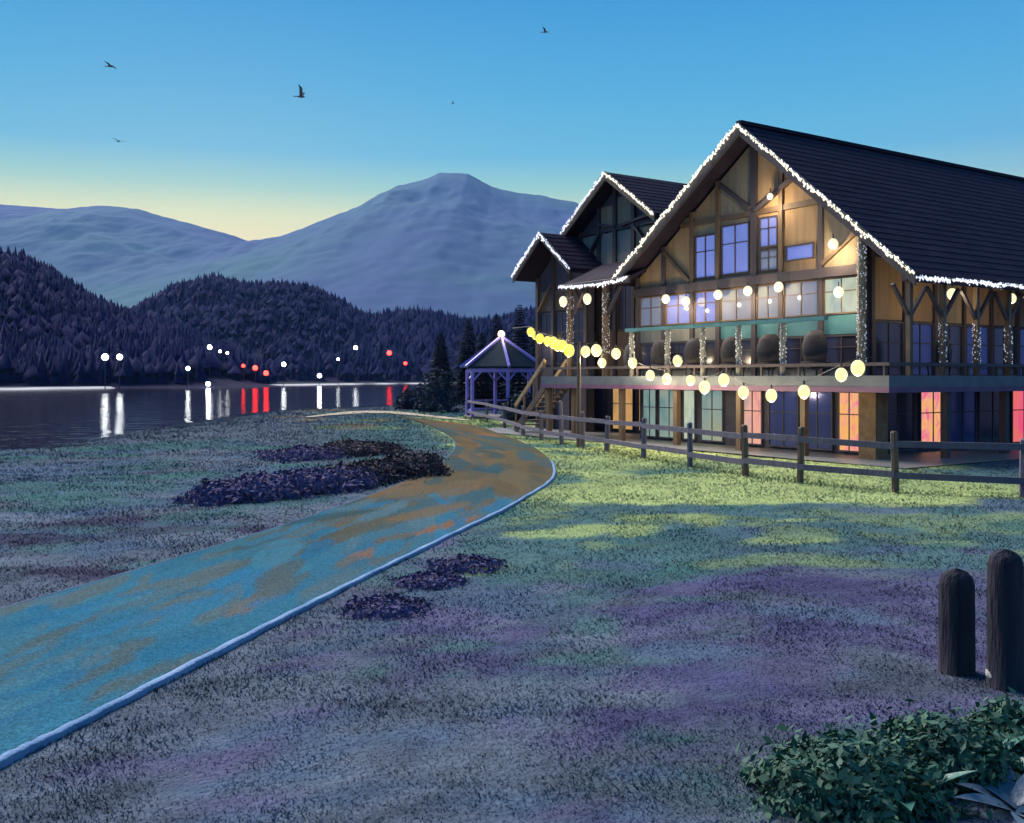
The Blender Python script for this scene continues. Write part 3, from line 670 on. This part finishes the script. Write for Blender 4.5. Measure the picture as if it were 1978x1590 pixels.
def deck_chair(a, y, rz, sc, label):
    root = tag(empty('deck_chair', lw(-a, y, 2.182), LROT+rz), label, 'chair', 'dark round-backed chairs on the lodge deck')
    if not cme:
        b = csh.build('backrest', M_wick, root, True); c = cse.build('seat', M_wick, root); l = MB().tube([(.2, .2, 0), (.24, .24, .46)], .022, 6).build('leg', M_wire, root); cme.extend((b.data, c.data, l.data)); parts = [l]
        for q in (1, 2, 3): o = link('leg', l.data, None, root); o.rotation_euler.z = q*math.pi/2
    else:
        link('backrest', cme[0], None, root); link('seat', cme[1], None, root)
        for q in range(4): o = link('leg', cme[2], None, root); o.rotation_euler.z = q*math.pi/2
    root.scale = (sc, sc, sc)
for a, y, tw, sc, lab in ((9.35, -.85, .2, 1.05, 'round-backed dark deck chair nearest the entrance canopy'), (7.9, -.8, -.1, 1.1, 'round-backed dark deck chair, second from the canopy'), (6.1, -.85, .15, 1.1, 'round-backed dark deck chair, third from the canopy'),
                         (4.45, -.8, -.2, 1.1, 'round-backed dark deck chair, fourth from the canopy'), (2.8, -.85, .1, 1.12, 'round-backed dark deck chair, second from the deck corner'), (1.05, -.8, -.1, 1.15, 'round-backed dark deck chair at the lit corner column')):
    deck_chair(a, y, tw, sc, lab)
deck_chair(-1.2, 1.9, math.pi/2+.3, 1.05, 'round-backed dark deck chair under the side porch')

# paved terrace round the lodge
M_pave = mat('terrace_paving', (.085, .11, .12), (.17, .16, .16), scale=1.2, rough=.45, bump=.3, bscale=12)
tv = [lw(-19.5, -2.6, .008), lw(3.2, -2.6, .008), lw(3.2, 21, .008), lw(-19.5, 21, .008)]
t = MB(); t.v = [tuple(q) for q in tv]; t.f = [(0, 1, 2, 3)]; tag(t.build('terrace_pavement', M_pave), kind='structure')

# garlands of lights along the eaves
def garland(p, q, label, m=M_garl, n=44, sag=.0, size=.032, drop=.055, off=Vector()):
    p, q = lw(*p)+off, lw(*q)+off; L = (q-p).length; s = MB(); cnt = int(L*n)
    s2 = MB().tube([p+(q-p)*(i/12) for i in range(13)], .015, 5)
    for i in range(cnt):
        t = (i+random.random())/cnt; c = p+(q-p)*t+Vector((random.gauss(0, .03), random.gauss(0, .03), -abs(random.gauss(0, drop))*(.4+fb(t*L)) - sag*math.sin(math.pi*t)))
        r = size*random.uniform(.6, 1.25); k = len(s.v)
        s.v += [tuple(c+Vector(d)*r) for d in ((1, 0, 0), (-1, 0, 0), (0, 1, 0), (0, -1, 0), (0, 0, 1.5), (0, 0, -1.5))]
        s.f += [(k, k+2, k+4), (k+2, k+1, k+4), (k+1, k+3, k+4), (k+3, k, k+4), (k+2, k, k+5), (k+1, k+2, k+5), (k+3, k+1, k+5), (k, k+3, k+5)]
    root = tag(empty('light_garland', p), label, 'garland', 'white light garlands along the eaves')
    for nm, b, mm in (('wire', s2, M_wire), ('bulbs', s, m)):
        b.v = [tuple(Vector(v)-p) for v in b.v]; o = b.build(nm, mm, root)
        if nm == 'bulbs': o['kind'] = 'stuff'
def fb(t): return float(.5+.5*math.sin(t*2.3)+.4*math.sin(t*5.1+1))*.6
E = -.90
garland((RX, E, RZ), (TLX, E, lz), 'long white light garland on the left slope of the biggest gable')
garland((RX, E, RZ), (TRX, E, rz), 'long white light garland on the right slope of the biggest gable')
garland((TRX+.08, -.8, rz-.08), (TRX+.08, 14, rz-.08), 'white light garland on the long side eave of the lodge', M_garw)
garland((WX, .62, WZ), (WX-HWr, .62, WZ-WS*HWr), 'white light garland on the far slope of the tall narrow gable', M_garw, off=WOFF)
garland((WX, .62, WZ), (WX+HWr, .62, WZ-WS*HWr), 'white light garland on the slope of the narrow gable facing the lodge', M_garl, off=WOFF)
garland((GXc, -.68, GZ), (GXc-GH, -.68, GZ-GS*GH), 'white light garland on the outer slope of the small dark porch gable', M_garw, off=WOFF)
garland((GXc, -.68, GZ), (GXc+GH, -.68, GZ-GS*GH), 'white light garland on the inner slope of the small dark porch gable', M_garw, off=WOFF)
garland((-13.9, -.98, 6.05), (-9.6, -.98, 6.05), 'white light garland along the edge of the low entrance canopy', M_garw, sag=.12)

# string lights
def string_lights(pts, bulbs, label, m, r=.15, watts=0):
    root = tag(empty('string_lights', pts[0]), label, 'string lights', 'bulb strings between gazebo and lodge'); o0 = Vector(pts[0])
    MB().tube([Vector(p)-o0 for p in pts], .012, 5).build('wire', M_wire, root)
    for i, b in enumerate(bulbs):
        b = Vector(b)-o0
        s = MB().tube([b+Vector((0, 0, r*.9)), b+Vector((0, 0, r+.14))], .03, 6).build('socket', M_wire, root)
        MB().ball(b, r*random.uniform(.85, 1.12), 12, 8, 1.18).build('bulb', m, root, True)
        if watts: lamp('bulb_light', b+Vector((0, 0, -r-.12)), watts*(.3 if i > 8 else 1), WARM, .05, root)
PA, PB = wpt(990, 634, 57.6), wpt(1118, 662, 33.0)     # gazebo finial to the pole by the fence
def along(px, py):
    k = (px-989)/FPX; t = (PA.x-k*PA.y)/((PA.x-PB.x)-k*(PA.y-PB.y)); return wpt(px, py, PA.y+(PB.y-PA.y)*t)
b1 = [along(*q) for q in ((1025, 641), (1034, 648), (1043, 654), (1058, 659), (1069, 662), (1077, 667), (1086, 668), (1099, 677))]
string_lights([PA]+[b+Vector((0, 0, .26)) for b in b1]+[PB], b1, 'string of deep yellow bulbs between the gazebo and the pole', M_bulb, .19, 18)
pole = tag(empty('light_pole', (PB.x, PB.y, gz1(PB.x, PB.y))), 'slim dark pole by the fence holding up the bulb strings', 'pole')
MB().tube([(0, 0, -.2), (0, 0, 2.0), (0, 0, PB.z+.05)], [.085, .07, .055], 8).build('post', M_brown, pole); MB().bar((-.16, 0, PB.z), (.16, 0, PB.z), .04, .05).build('hook', M_wire, pole)
S2 = [(1131, 679, 33.1), (1152, 677, 33.5), (1163, 701, 33.6), (1190, 683, 34.1), (1222, 701, 34.6)]
b2 = [wpt(*q) for q in S2]
string_lights([PB]+[b+Vector((0, 0, .26)) for b in b2], b2, 'string of cream bulbs in front of the dark entrance canopy', M_bulb2, .165, 26)
S3 = [(1256, 725, 33.6), (1288, 732, 32.6), (1309, 697, 32.1), (1334, 735, 31.4), (1361, 748, 30.8), (1398, 734, 30.0), (1436, 758, 29.1), (1490, 764, 28.0), (1553, 757, 26.8), (1625, 724, 25.6), (1657, 711, 25.4)]
b3 = [wpt(*q) for q in S3]
string_lights([wpt(1222, 697, 34.6)]+[b+Vector((0, 0, .26)) for b in b3]+[wpt(1690, 690, 26.2)], b3, 'sagging string of large cream bulbs along the lodge deck', M_bulb2, .165, 34)

# ------------------------------------------------------------------ gazebo
GC = Vector((-.62, 57.5, 0)); 
gaz = tag(empty('gazebo', GC, .18), 'open violet-blue wooden gazebo with pointed roof beside the path', 'gazebo')
M_viol = mat('violet_paint', (.17, .14, .62), (.28, .25, .75), scale=2, rough=.5, bump=.2)
M_gteal = mat('teal_roof', (.008, .018, .030), (.018, .036, .052), scale=2, rough=.9, spec=.1, bump=.2)
GR, GE, GA = 2.55, 2.85, 4.55
ring = [(math.cos(math.pi/6+k*math.pi/3), math.sin(math.pi/6+k*math.pi/3)) for k in range(6)]
for k in range(6):
    c, s = ring[k]; c2, s2 = ring[(k+1) % 6]
    MB().bar((c*2.15, s*2.15, .1), (c*2.15, s*2.15, GE-.05), .17, .17).build('post', M_viol, gaz)
    MB().bar((c*2.15, s*2.15, GE-.12), (c2*2.15, s2*2.15, GE-.12), .12, .2).build('eave_beam', M_viol, gaz)
    MB().bar((c*GR*1.02, s*GR*1.02, GE+.10), (c*.06, s*.06, GA+.13), .13, .14).build('rafter', M_viol, gaz)
    m = MB(); q = [(c*GR*.97, s*GR*.97, GE+.05), (c2*GR*.97, s2*GR*.97, GE+.05), (c2*.1, s2*.1, GA+.02), (c*.1, s*.1, GA+.02)]
    m.quadbox(q+[(a, b, z+.06) for a, b, z in q]); m.build('roof_panel', M_gteal, gaz)
    for d in (-1, 1):
        e = ring[(k+d) % 6]; MB().bar((c*2.15, s*2.15, 2.1), (c*2.15+(e[0]-c)*.55, s*2.15+(e[1]-s)*.55, GE-.2), .08, .08).build('brace', M_viol, gaz)
    if k not in (3, 4):
        for z in (.45, .95): MB().bar((c*2.15, s*2.15, z), (c2*2.15, s2*2.15, z), .06, .08).build('rail', M_viol, gaz)
m = MB(); m.prism([(2.35*c, 2.35*s) for c, s in ring], 0, .1); m.v = [(x, z, y) for x, y, z in m.v]; m.build('floor', M_deck, gaz)
fn = MB().tube([(0, 0, GA-.1), (0, 0, GA+.12)], .06, 8).build('finial', M_viol, gaz); MB().ball((0, 0, GA+.30), .22, 14, 10).build('globe', mat('peach_globe', (.9, .75, .6), emit=(1.0, .70, .42), estr=.8), fn, True)
lamp('globe_light', (0, -.5, GA+.5), 40, WARM, .05, gaz)

# ------------------------------------------------------------------ fence
M_fence = mat('fence_wood', (.055, .050, .085), (.10, .09, .13), scale=3, rough=.7, bump=.4, bscale=18, stretch=(1, 1, .3))
M_fbrown = mat('brown_fence_wood', (.065, .042, .034), (.12, .075, .05), scale=3, rough=.7, bump=.4, bscale=18, stretch=(1, 1, .3))
fence = tag(empty('post_and_rail_fence', FENCE[0]), 'dark post and rail fence curving along the lawn below the lodge', 'fence')
f0 = FENCE[0]
for i, p in enumerate(FENCE):
    h = 1.16+random.uniform(-.06, .06); h = 1.5 if i == 5 else h
    lean = Vector((random.uniform(-.04, .04), random.uniform(-.03, .03), 0)); w = .15+random.uniform(-.015, .015)
    q = p-f0; MB().tube([q+Vector((0, 0, -.2)), q+Vector((0, 0, h*.5))+lean*.5, q+Vector((0, 0, h-.03))+lean, q+Vector((0, 0, h))+lean], [w*.56, w*.54, w*.52, w*.36], 7).build('post', M_fbrown if i in (10, 11, 12) else M_fence, fence)
    if i+1 < len(FENCE):
        r = FENCE[i+1]-f0
        for z, d in ((.93, .13), (.33, .13)):
            MB().bar(q+Vector((0, 0, z+random.uniform(-.03, .03)))-Vector((.04, .07, 0)), r+Vector((0, 0, z+random.uniform(-.03, .03)))-Vector((.04, .07, 0)), .06, d).build('rail', M_fence, fence)

# ------------------------------------------------------------------ plants
def leaf_cloud(n, rad, size, flat=.25, shell=.45, up=.3, lump=.25, seed=0):
    """leaf-sized faces through an uneven mound: centre at the base"""
    r = np.random.default_rng(seed); d = r.normal(size=(n, 3)); d[:, 2] = np.abs(d[:, 2]); d /= np.linalg.norm(d, axis=1)[:, None]
    rr = shell+(1-shell)*r.random(n)**.6; rr = rr*np.where(r.random(n) < .12, r.uniform(1.0, 1.3, n), 1)
    lumps = 1+lump*(fbm(d[:, 0]*2.2+seed, d[:, 1]*2.2+d[:, 2]*1.7, seed+3, 3)-.5)*2.6
    c = d*np.array(rad)*(rr*lumps)[:, None]; c[:, 2] = np.maximum(c[:, 2], .02)
    nv = d+r.normal(size=(n, 3))*.7; nv[:, 2] += up; nv /= np.linalg.norm(nv, axis=1)[:, None]
    t = np.cross(nv, r.normal(size=(n, 3))); t /= np.linalg.norm(t, axis=1)[:, None]; b = np.cross(nv, t)
    s = size*(.35+1.25*r.random(n)**1.6)[:, None]
    V = np.stack([c-t*s, c-b*s*.45, c+t*s, c+b*s*.45], 1).reshape(-1, 3); F = np.arange(4*n).reshape(n, 4); return V, F
def shrub(loc, rad, n, size, m, label, name='shrub', group=None, seed=0, rz=0, cat='shrub'):
    root = tag(empty(name, loc, rz), label, cat, group); V, F = leaf_cloud(n, rad, size, seed=seed); np_mesh('foliage', V, F, m, root)
    s = MB()
    for k in range(4): w = k*1.6; s.tube([(0, 0, -.05), (rad[0]*.35*math.cos(w), rad[1]*.35*math.sin(w), rad[2]*.6)], [.03, .012], 5)
    s.build('stem', M_brown, root); return root
M_heath = mat('heather_foliage', (.045, .040, .10), (.10, .085, .19), scale=5, rough=.9, spec=.2)
M_scrub = mat('dark_scrub_foliage', (.022, .018, .030), (.055, .045, .055), scale=5, rough=.9, spec=.2)
M_bush = mat('dark_green_foliage', (.014, .070, .055), (.045, .120, .065), scale=4, rough=.7, spec=.3)
M_navyb = mat('blue_green_foliage', (.010, .020, .045), (.022, .045, .060), scale=2, rough=.9, spec=.2)
def on(px, py): p = gpt(px, py); return Vector((p.x, p.y, gz1(p.x, p.y)))
def wb(px, py, w): p = gpt(px, py); return w/FPX*p.y     # width in metres of w pixels there
# dark heather on the left bank
for i, (px, py, w, h, m, lab) in enumerate((
    (445, 958, 120, 62, M_heath, 'low purple heather mound, outermost of those on the grassy bank'),
    (540, 948, 150, 74, M_heath, 'wide purple heather mound in the middle of the grassy bank'),
    (640, 938, 140, 66, M_heath, 'purple heather mound beside the dark scrub above the path'),
    (715, 922, 120, 70, M_scrub, 'blackish scrub mound next to the purple heather on the bank'),
    (790, 912, 110, 74, M_scrub, 'blackish scrub mound nearest the bend of the path'),
    (690, 872, 130, 40, M_scrub, 'flat dark scrub mound behind the boulder on the bank'),
    (590, 880, 120, 36, M_heath, 'flat heather mound behind the others on the bank'))):
    W = wb(px, py, w); p = on(px, py); shrub(p, (W*.75, W*1.1, wb(px, py, h)*.5), 4200, .06, m, lab, 'heather_mound' if m is M_heath else 'scrub_mound', 'dark mounds on the lake-side bank', seed=i+11)
# heather tufts beside the kerb
for i, (px, py, w, h, lab) in enumerate(((905, 1092, 92, 66, 'dark purple tuft by the kerb, highest up the path'), (835, 1122, 84, 44, 'dark purple tuft by the kerb, second down the path'), (738, 1172, 110, 52, 'broad dark purple tuft by the kerb, lowest down the path'))):
    W = wb(px, py, w); shrub(on(px, py), (W*.85, W*.9, wb(px, py, h)*.26), 1500, .030, M_heath, lab, 'heather_tuft', 'heather tufts beside the kerb', seed=i+31)
# boulder
import bmesh
def boulder(loc, r, label, m, seed, sq=(1, 1, .7)):
    bm = bmesh.new(); bmesh.ops.create_icosphere(bm, subdivisions=4, radius=1)
    for v in bm.verts:
        a = np.array([v.co.x*1.3+v.co.z+seed]); b = np.array([v.co.y*1.3-v.co.z*.7+seed]); k = .75+.5*float(fbm(a, b, seed, 4)[0]); v.co *= k*r; v.co.x *= sq[0]; v.co.y *= sq[1]; v.co.z *= sq[2]
    me = bpy.data.meshes.new('boulder'); bm.to_mesh(me); bm.free()
    o = link('boulder', me, m, None, True); o.location = loc; tag(o, label, 'boulder'); return o
M_rock = mat('grey_rock', (.13, .13, .14), (.30, .30, .31), scale=2.2, rough=.85, bump=.7, bscale=6)
M_rockp = mat('pale_rock', (.30, .27, .25), (.52, .48, .45), scale=4, rough=.85, bump=.7, bscale=12)
p = on(772, 905); boulder(p+Vector((0, -.8, .02)), .40, 'grey boulder in the dark scrub by the path bend', M_rock, 3, (1.2, .8, .8))
# sandy strip by the water
M_sand = mat('pale_sand', (.30, .25, .16), (.42, .35, .23), scale=.6, rough=.9, bump=.3, bscale=8)
sp = catmull([on(q, y)[:2] for q, y in ((590, 806), (680, 797), (760, 797), (860, 807), (905, 812))], 8); sw = [.2, 1.2, 2.0]
V = []
for i, q in enumerate(sp):
    t = i/(len(sp)-1); wd = (.4+2.2*math.sin(math.pi*t)**.7)
    for s in (-1, 1): x, y = q[0]-.2*s*wd, q[1]+s*wd; V.append((x, y, gz1(x, y)+.035))
tag(np_mesh('sand_path', V, [(2*i, 2*i+1, 2*i+3, 2*i+2) for i in range(len(sp)-1)], M_sand), kind='structure')

# bollards on the right
M_boll = mat('bollard_wood', (.014, .015, .024), (.050, .046, .056), scale=7, rough=.9, bump=1.0, bscale=22, stretch=(1, 1, .14), spec=.1)
def bollard(px, ptop, pbase, w, label):
    p = gpt(px, pbase); p.z = gz1(p.x, p.y); r = w/FPX*p.y/2; h = (pbase-ptop)/FPX*p.y
    o = MB().tube([(0, 0, -.15), (0, 0, h*.5), (0, 0, h-r*.9), (0, 0, h-r*.45), (0, 0, h-r*.14), (0, 0, h)], [r*1.03, r, r*.98, r*.86, r*.55, r*.12], 20).build('bollard', M_boll, None, True)
    o.location = p; tag(o, label, 'bollard', 'round-topped wooden bollards on the lawn')
bollard(1848, 1090, 1290, 66, 'shorter dark round-topped wooden bollard by the green bush')
bollard(1942, 1054, 1320, 66, 'taller dark round-topped wooden bollard at the edge of the lawn')

# green bush and broad-leaved plant in the lower corner
for i, (px, py, w, h, lab) in enumerate(((1640, 1530, 330, 200, 'low spreading dark green bush on the lawn'), (1830, 1490, 250, 190, 'dark green bush between the low bush and the bollards'), (1985, 1440, 190, 170, 'dark green bush at the foot of the taller bollard'))):
    W = wb(px, py, w); shrub(on(px, py), (W*.58, W*.5, wb(px, py, h)*.55), 6000, .030, M_bush, lab, 'green_bush', 'green bushes in the corner of the lawn', seed=i+51)
boulder(on(1972, 1345)+Vector((0, .3, .10)), .10, 'small pale stone above the green bush by the bollard', M_rockp, 9)
M_leaf = mat('broad_leaf', (.020, .095, .070), (.050, .16, .11), scale=6, rough=.45, spec=.5, bump=.2)
M_leafb = mat('blue_grey_leaf', (.050, .085, .12), (.085, .125, .17), scale=6, rough=.45, spec=.5, bump=.2)
def leaf_mesh(L, W, droop):
    V = []; F = []; n = 9
    for i in range(n):
        t = i/(n-1); w = W*math.sin(math.pi*min(1, .06+.94*t)**.8)*(1 if t < .98 else .2); x = L*t; z = L*(.55*t-droop*t*t)
        V += [(x, -w/2, z+.10*w), (x, 0, z-.05*w), (x, w/2, z+.10*w)]
    for i in range(n-1):
        for k in (0, 1): F.append((i*3+k, i*3+k+1, i*3+k+4, i*3+k+3))
    me = bpy.data.meshes.new('leaf'); me.from_pydata(V, [], F); me.update(); me.polygons.foreach_set('use_smooth', [True]*len(F)); return me
def broadleaf(px, py, n, L, m, label, seed):
    r = random.Random(seed); loc = on(px, py); root = tag(empty('broadleaf_plant', loc), label, 'plant', 'broad-leaved plants in the corner of the lawn')
    kinds = [leaf_mesh(L, L*.30, .35), leaf_mesh(L*.8, L*.28, .55), leaf_mesh(L*1.1, L*.30, .2)]
    for k in kinds: k.materials.append(m)
    for i in range(n):
        o = bpy.data.objects.new('leaf', kinds[i % 3]); COL.objects.link(o); o.parent = root
        o.rotation_euler = (r.uniform(-.4, .4), r.uniform(-.25, .45), i*2.4+r.uniform(-.3, .3)); s = r.uniform(.75, 1.15); o.scale = (s, s, s); o.location = (r.uniform(-.06, .06), r.uniform(-.06, .06), 0)
broadleaf(1905, 1490, 30, .46, M_leaf, 'broad-leaved dark green plant in front of the bollards', 3)
broadleaf(1730, 1540, 22, .36, M_leaf, 'broad-leaved green plant inside the low spreading bush', 4)
broadleaf(1975, 1560, 24, .36, M_leafb, 'broad-leaved blue-grey plant at the bottom corner', 6)


# trees behind the gazebo
M_conif = mat('conifer_foliage', (.010, .018, .036), (.028, .042, .048), scale=1.2, rough=.95, spec=.1)
def conifer(loc, h, r, label, seed, m=M_conif):
    rg = random.Random(seed); root = tag(empty('conifer_tree', loc), label, 'tree', 'dark trees behind the gazebo')
    MB().tube([(0, 0, -.3), (0, 0, h*.5), (0, 0, h*.97)], [h*.022, h*.013, .02], 7).build('trunk', M_brown, root)
    V = []; F = []; n = 0; z = h*.05
    while z < h*.99:
        t = z/h; R = r*(1-t)**.85*rg.uniform(.8, 1.1)+.08; nb = 9
        for k in range(nb):
            w = 6.283*k/nb+rg.uniform(-.4, .4); L = R*rg.uniform(.7, 1.15); dz = -L*rg.uniform(.15, .4)
            for q in range(7):
                f = (q+.4)/7; c = Vector((math.cos(w)*L*f, math.sin(w)*L*f, z+dz*f+.12*L*math.sin(f*3)))
                for e in (-1, 1):
                    sd = Vector((-math.sin(w)*e, math.cos(w)*e, -.35)); ln = L*.30*(1.15-f)+.10
                    tip = c+sd*ln+Vector((math.cos(w), math.sin(w), 0))*ln*.7; wv = Vector((math.cos(w), math.sin(w), .2))*ln*.32
                    V += [tuple(c-wv*.5), tuple(c+wv), tuple(tip+Vector((0, 0, rg.uniform(-.05, .05))))]; F.append((n, n+1, n+2)); n += 3
        z += h*.035*(1.1-.5*t)
    np_mesh('crown', V, F, m, root)
for i, (px, top, Y, w, lab) in enumerate((
    (1004, 585, 74, 60, 'tallest dark conifer between gazebo and porch'), (960, 604, 80, 66, 'dark conifer directly behind the gazebo roof'), (905, 612, 86, 66, 'dark conifer just off the gazebo, second from the water'),
    (930, 640, 72, 50, 'short dark conifer tucked behind the gazebo posts'), (1038, 600, 78, 60, 'dark conifer rising behind the small porch'), (852, 640, 90, 60, 'outermost dark conifer of the grove on the water side'))):
    p = wpt(px, top, Y); g = gz1(p.x, Y); conifer(Vector((p.x, Y, g)), p.z-g, w/FPX*Y*.85, lab, i+5)
for i, (px, py, w, h, lab) in enumerate(((845, 795, 80, 92, 'blue-green bush on the shore beside the gazebo'), (795, 790, 60, 40, 'small blue-green bush at the waterline, outermost of the two'), (1010, 812, 70, 60, 'blue-green bush between gazebo and stair'))):
    W = wb(px, py, w); shrub(on(px, py), (W*.55, W*.5, wb(px, py, h)*.9), 2000, .14, M_navyb, lab, 'shore_bush', 'blue-green bushes by the gazebo', seed=i+71)

# ------------------------------------------------------------------ lamps across the lake
M_pole = mat('lamp_pole', (.03, .03, .035), rough=.5, metallic=.5)
M_lw = mat('white_lamp_globe', (.9, .9, .9), emit=(.92, .97, 1.0), estr=16)
M_lr = mat('red_lamp_globe', (.9, .1, .08), emit=(1.0, .018, .012), estr=12)
def shore_lamp(px, py, Y, m, r, label):
    p = wpt(px, py, Y); zb = float(max(zl(np.array([p.x]), np.array([Y]))[0] if Y > 250 else -9, zm(np.array([p.x]), np.array([Y]))[0] if Y > 490 else -9, gz1(p.x, Y)))
    root = tag(empty('shore_lamp', (p.x, Y, zb)), label, 'street lamp', 'lamps on the far shore'); h = max(p.z-zb, .8)
    MB().tube([(0, 0, -1), (0, 0, h)], [.12, .07], 6).build('pole', M_pole, root); MB().tube([(0, 0, h-r-.15), (0, 0, h-r+.1)], [.1, r*.6], 8).build('bracket', M_pole, root)
    MB().ball((0, 0, h), r, 10, 8).build('globe', m, root, True)
for a in ((203, 690, 232, M_lw, .75, 'white far-shore lamp, outermost of the pair at the foot of the high hill'), (231, 690, 236, M_lw, .70, 'white far-shore lamp, inner one of the pair below the high hill'),
          (363, 712, 268, M_lw, .55, 'white far-shore lamp standing alone by the waterline'), (402, 742, 276, M_lw, .62, 'very low white lamp right at the far waterline'),
          (405, 671, 300, M_lw, .70, 'brightest of three white lamps above the waterline'), (425, 679, 305, M_lw, .42, 'middle one of three small white hillside lamps'), (439, 682, 310, M_lw, .42, 'last of three small white hillside lamps'),
          (470, 707, 318, M_lr, .55, 'red far-shore lamp, outermost of the cluster of three'), (493, 711, 322, M_lr, .85, 'red far-shore lamp in the middle of the cluster'), (514, 721, 326, M_lr, .85, 'red far-shore lamp, lowest of the cluster'),
          (548, 704, 340, M_lw, .75, 'white far-shore lamp just past the red cluster'), (617, 726, 372, M_lw, .80, 'low white lamp on the far shore below the middle hill'),
          (653, 694, 400, M_lw, .55, 'dim white lamp on the slope of the middle hill'), (687, 672, 425, M_lw, .85, 'highest white lamp on the slope of the middle hill'),
          (752, 682, 455, M_lr, 1.1, 'red lamp standing high on the shore near the gazebo'), (783, 702, 470, M_lr, .8, 'lower red lamp on the shore near the gazebo')):
    shore_lamp(*a)

# ------------------------------------------------------------------ birds
M_bird = mat('bird_feather', (.05, .05, .055), (.22, .21, .19), scale=6, rough=.8)
def bird(px, py, Y, span, flap, rz, label):
    m = MB(); L = span*.42
    m.tube([(0, -L*.5, 0), (0, -L*.38, .03*L), (0, -L*.1, 0), (0, L*.25, 0), (0, L*.6, .02)], [.02*L, .09*L, .14*L, .10*L, .02*L], 8)
    for s in (-1, 1):
        n = len(m.v); a = span*.25
        m.v += [(s*.04, -L*.2, .02), (s*.04, L*.15, .02), (s*a, -L*.26, .02+flap*a), (s*a, L*.12, .02+flap*a), (s*a*2, L*.12, .02+flap*a*1.3)]
        m.f += [(n, n+2, n+3, n+1), (n+2, n+4, n+3)]
    n = len(m.v); m.v += [(0, L*.5, .0), (-.09*span, L*.85, 0), (.09*span, L*.85, 0)]; m.f.append((n, n+1, n+2))
    o = m.build('bird', M_bird); o.location = wpt(px, py, Y); o.rotation_euler = (.1, .15, rz); tag(o, label, 'bird', 'birds crossing the evening sky')
bird(213, 128, 70, 1.35, .18, 1.25, 'bird gliding high over the water, wings nearly level'); bird(229, 273, 70, 1.1, .25, .7, 'bird low over the mountain ridge, below another gliding bird')
bird(581, 187, 60, 1.25, 1.3, 1.5, 'dark bird with raised wings in the middle of the sky'); bird(1053, 62, 70, 1.0, .5, 1.1, 'small bird near the top of the sky'); bird(875, 200, 110, .7, .5, 1.4, 'tiny distant bird above the mountain peak')

# ------------------------------------------------------------------ grass
def grass():
    n = 400000
    y = np.exp(RNG.uniform(math.log(4.6), math.log(105), n)); x = RNG.uniform(-1, 1, n)*(.60*y+.8)
    keep = ~in_path(x, y); 
    for s in ((.09, 0), (-.05, 0), (0, .06), (0, -.09)): keep &= ~in_path(x+s[0], y+s[1])
    d = lake_dist(x, y); keep &= d > 1.5
    rel = np.c_[x-LC.x, y-LC.y]; lx = rel@np.array(LX[:2]); ly = rel@np.array(LY[:2]); keep &= ~((lx > -19.5) & (lx < 3.2) & (ly > -2.6))
    x, y = x[keep], y[keep]; n = len(x)
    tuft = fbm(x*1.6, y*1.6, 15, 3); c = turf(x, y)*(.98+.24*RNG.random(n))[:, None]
    fd = fence_dist(x, y)
    h = (.015+.0007*y)*(.2+1.8*tuft)*RNG.uniform(.6, 1.4, n)+.05*sstep(.8, .1, fd)*RNG.random(n); w = (.0020+.00055*y)*RNG.uniform(.7, 1.3, n)
    a = RNG.uniform(0, 6.283, n); lean = RNG.uniform(.3, 1.5, n)*h; b = RNG.uniform(0, 6.283, n)
    z = ground_z(x, y)-.006
    V = np.empty((n, 3, 3)); V[:, 0] = np.c_[x-np.cos(a)*w, y-np.sin(a)*w, z]; V[:, 1] = np.c_[x+np.cos(a)*w, y+np.sin(a)*w, z]; V[:, 2] = np.c_[x+np.cos(b)*lean, y+np.sin(b)*lean, z+h]
    M = mat('grass_blade', (.85, .85, .85), (1.1, 1.1, 1.1), scale=2, rough=.9, attr='Col', spec=0.0)
    t = M.node_tree; g = t.nodes.new('ShaderNodeNewGeometry'); ad = t.nodes.new('ShaderNodeVectorMath'); ad.inputs[1].default_value = (0, 0, 3.5)   # thin soft blades scatter like the whole sward
    nn = t.nodes.new('ShaderNodeVectorMath'); nn.operation = 'NORMALIZE'; t.links.new(g.outputs['Normal'], ad.inputs[0]); t.links.new(ad.outputs[0], nn.inputs[0]); t.links.new(nn.outputs[0], t.nodes['Principled BSDF'].inputs['Normal'])
    tag(np_mesh('grass', V.reshape(-1, 3), np.arange(3*n).reshape(n, 3), M, col=np.repeat(c, 3, 0)), 'short frosted turf with purple, teal and painted lamplit green patches', 'grass', kind='stuff')
grass()

# ------------------------------------------------------------------ evening haze over the lake
hz = MB().box(-15800, 15800, -60, 9000, -6, 1300).build('haze', None)
m = bpy.data.materials.new('haze'); m.use_nodes = True; t = m.node_tree
for nd in list(t.nodes):
    if nd.type != 'OUTPUT_MATERIAL': t.nodes.remove(nd)
pv = t.nodes.new('ShaderNodeVolumePrincipled'); pv.inputs['Color'].default_value = (.24, .50, 1.0, 1); pv.inputs['Density'].default_value = 5.5e-5
o = [nd for nd in t.nodes if nd.type == 'OUTPUT_MATERIAL'][0]; t.links.new(pv.outputs[0], o.inputs['Volume'])
hz.data.materials.append(m); tag(hz, 'thin blue evening haze over lake and mountains', 'haze', kind='stuff')
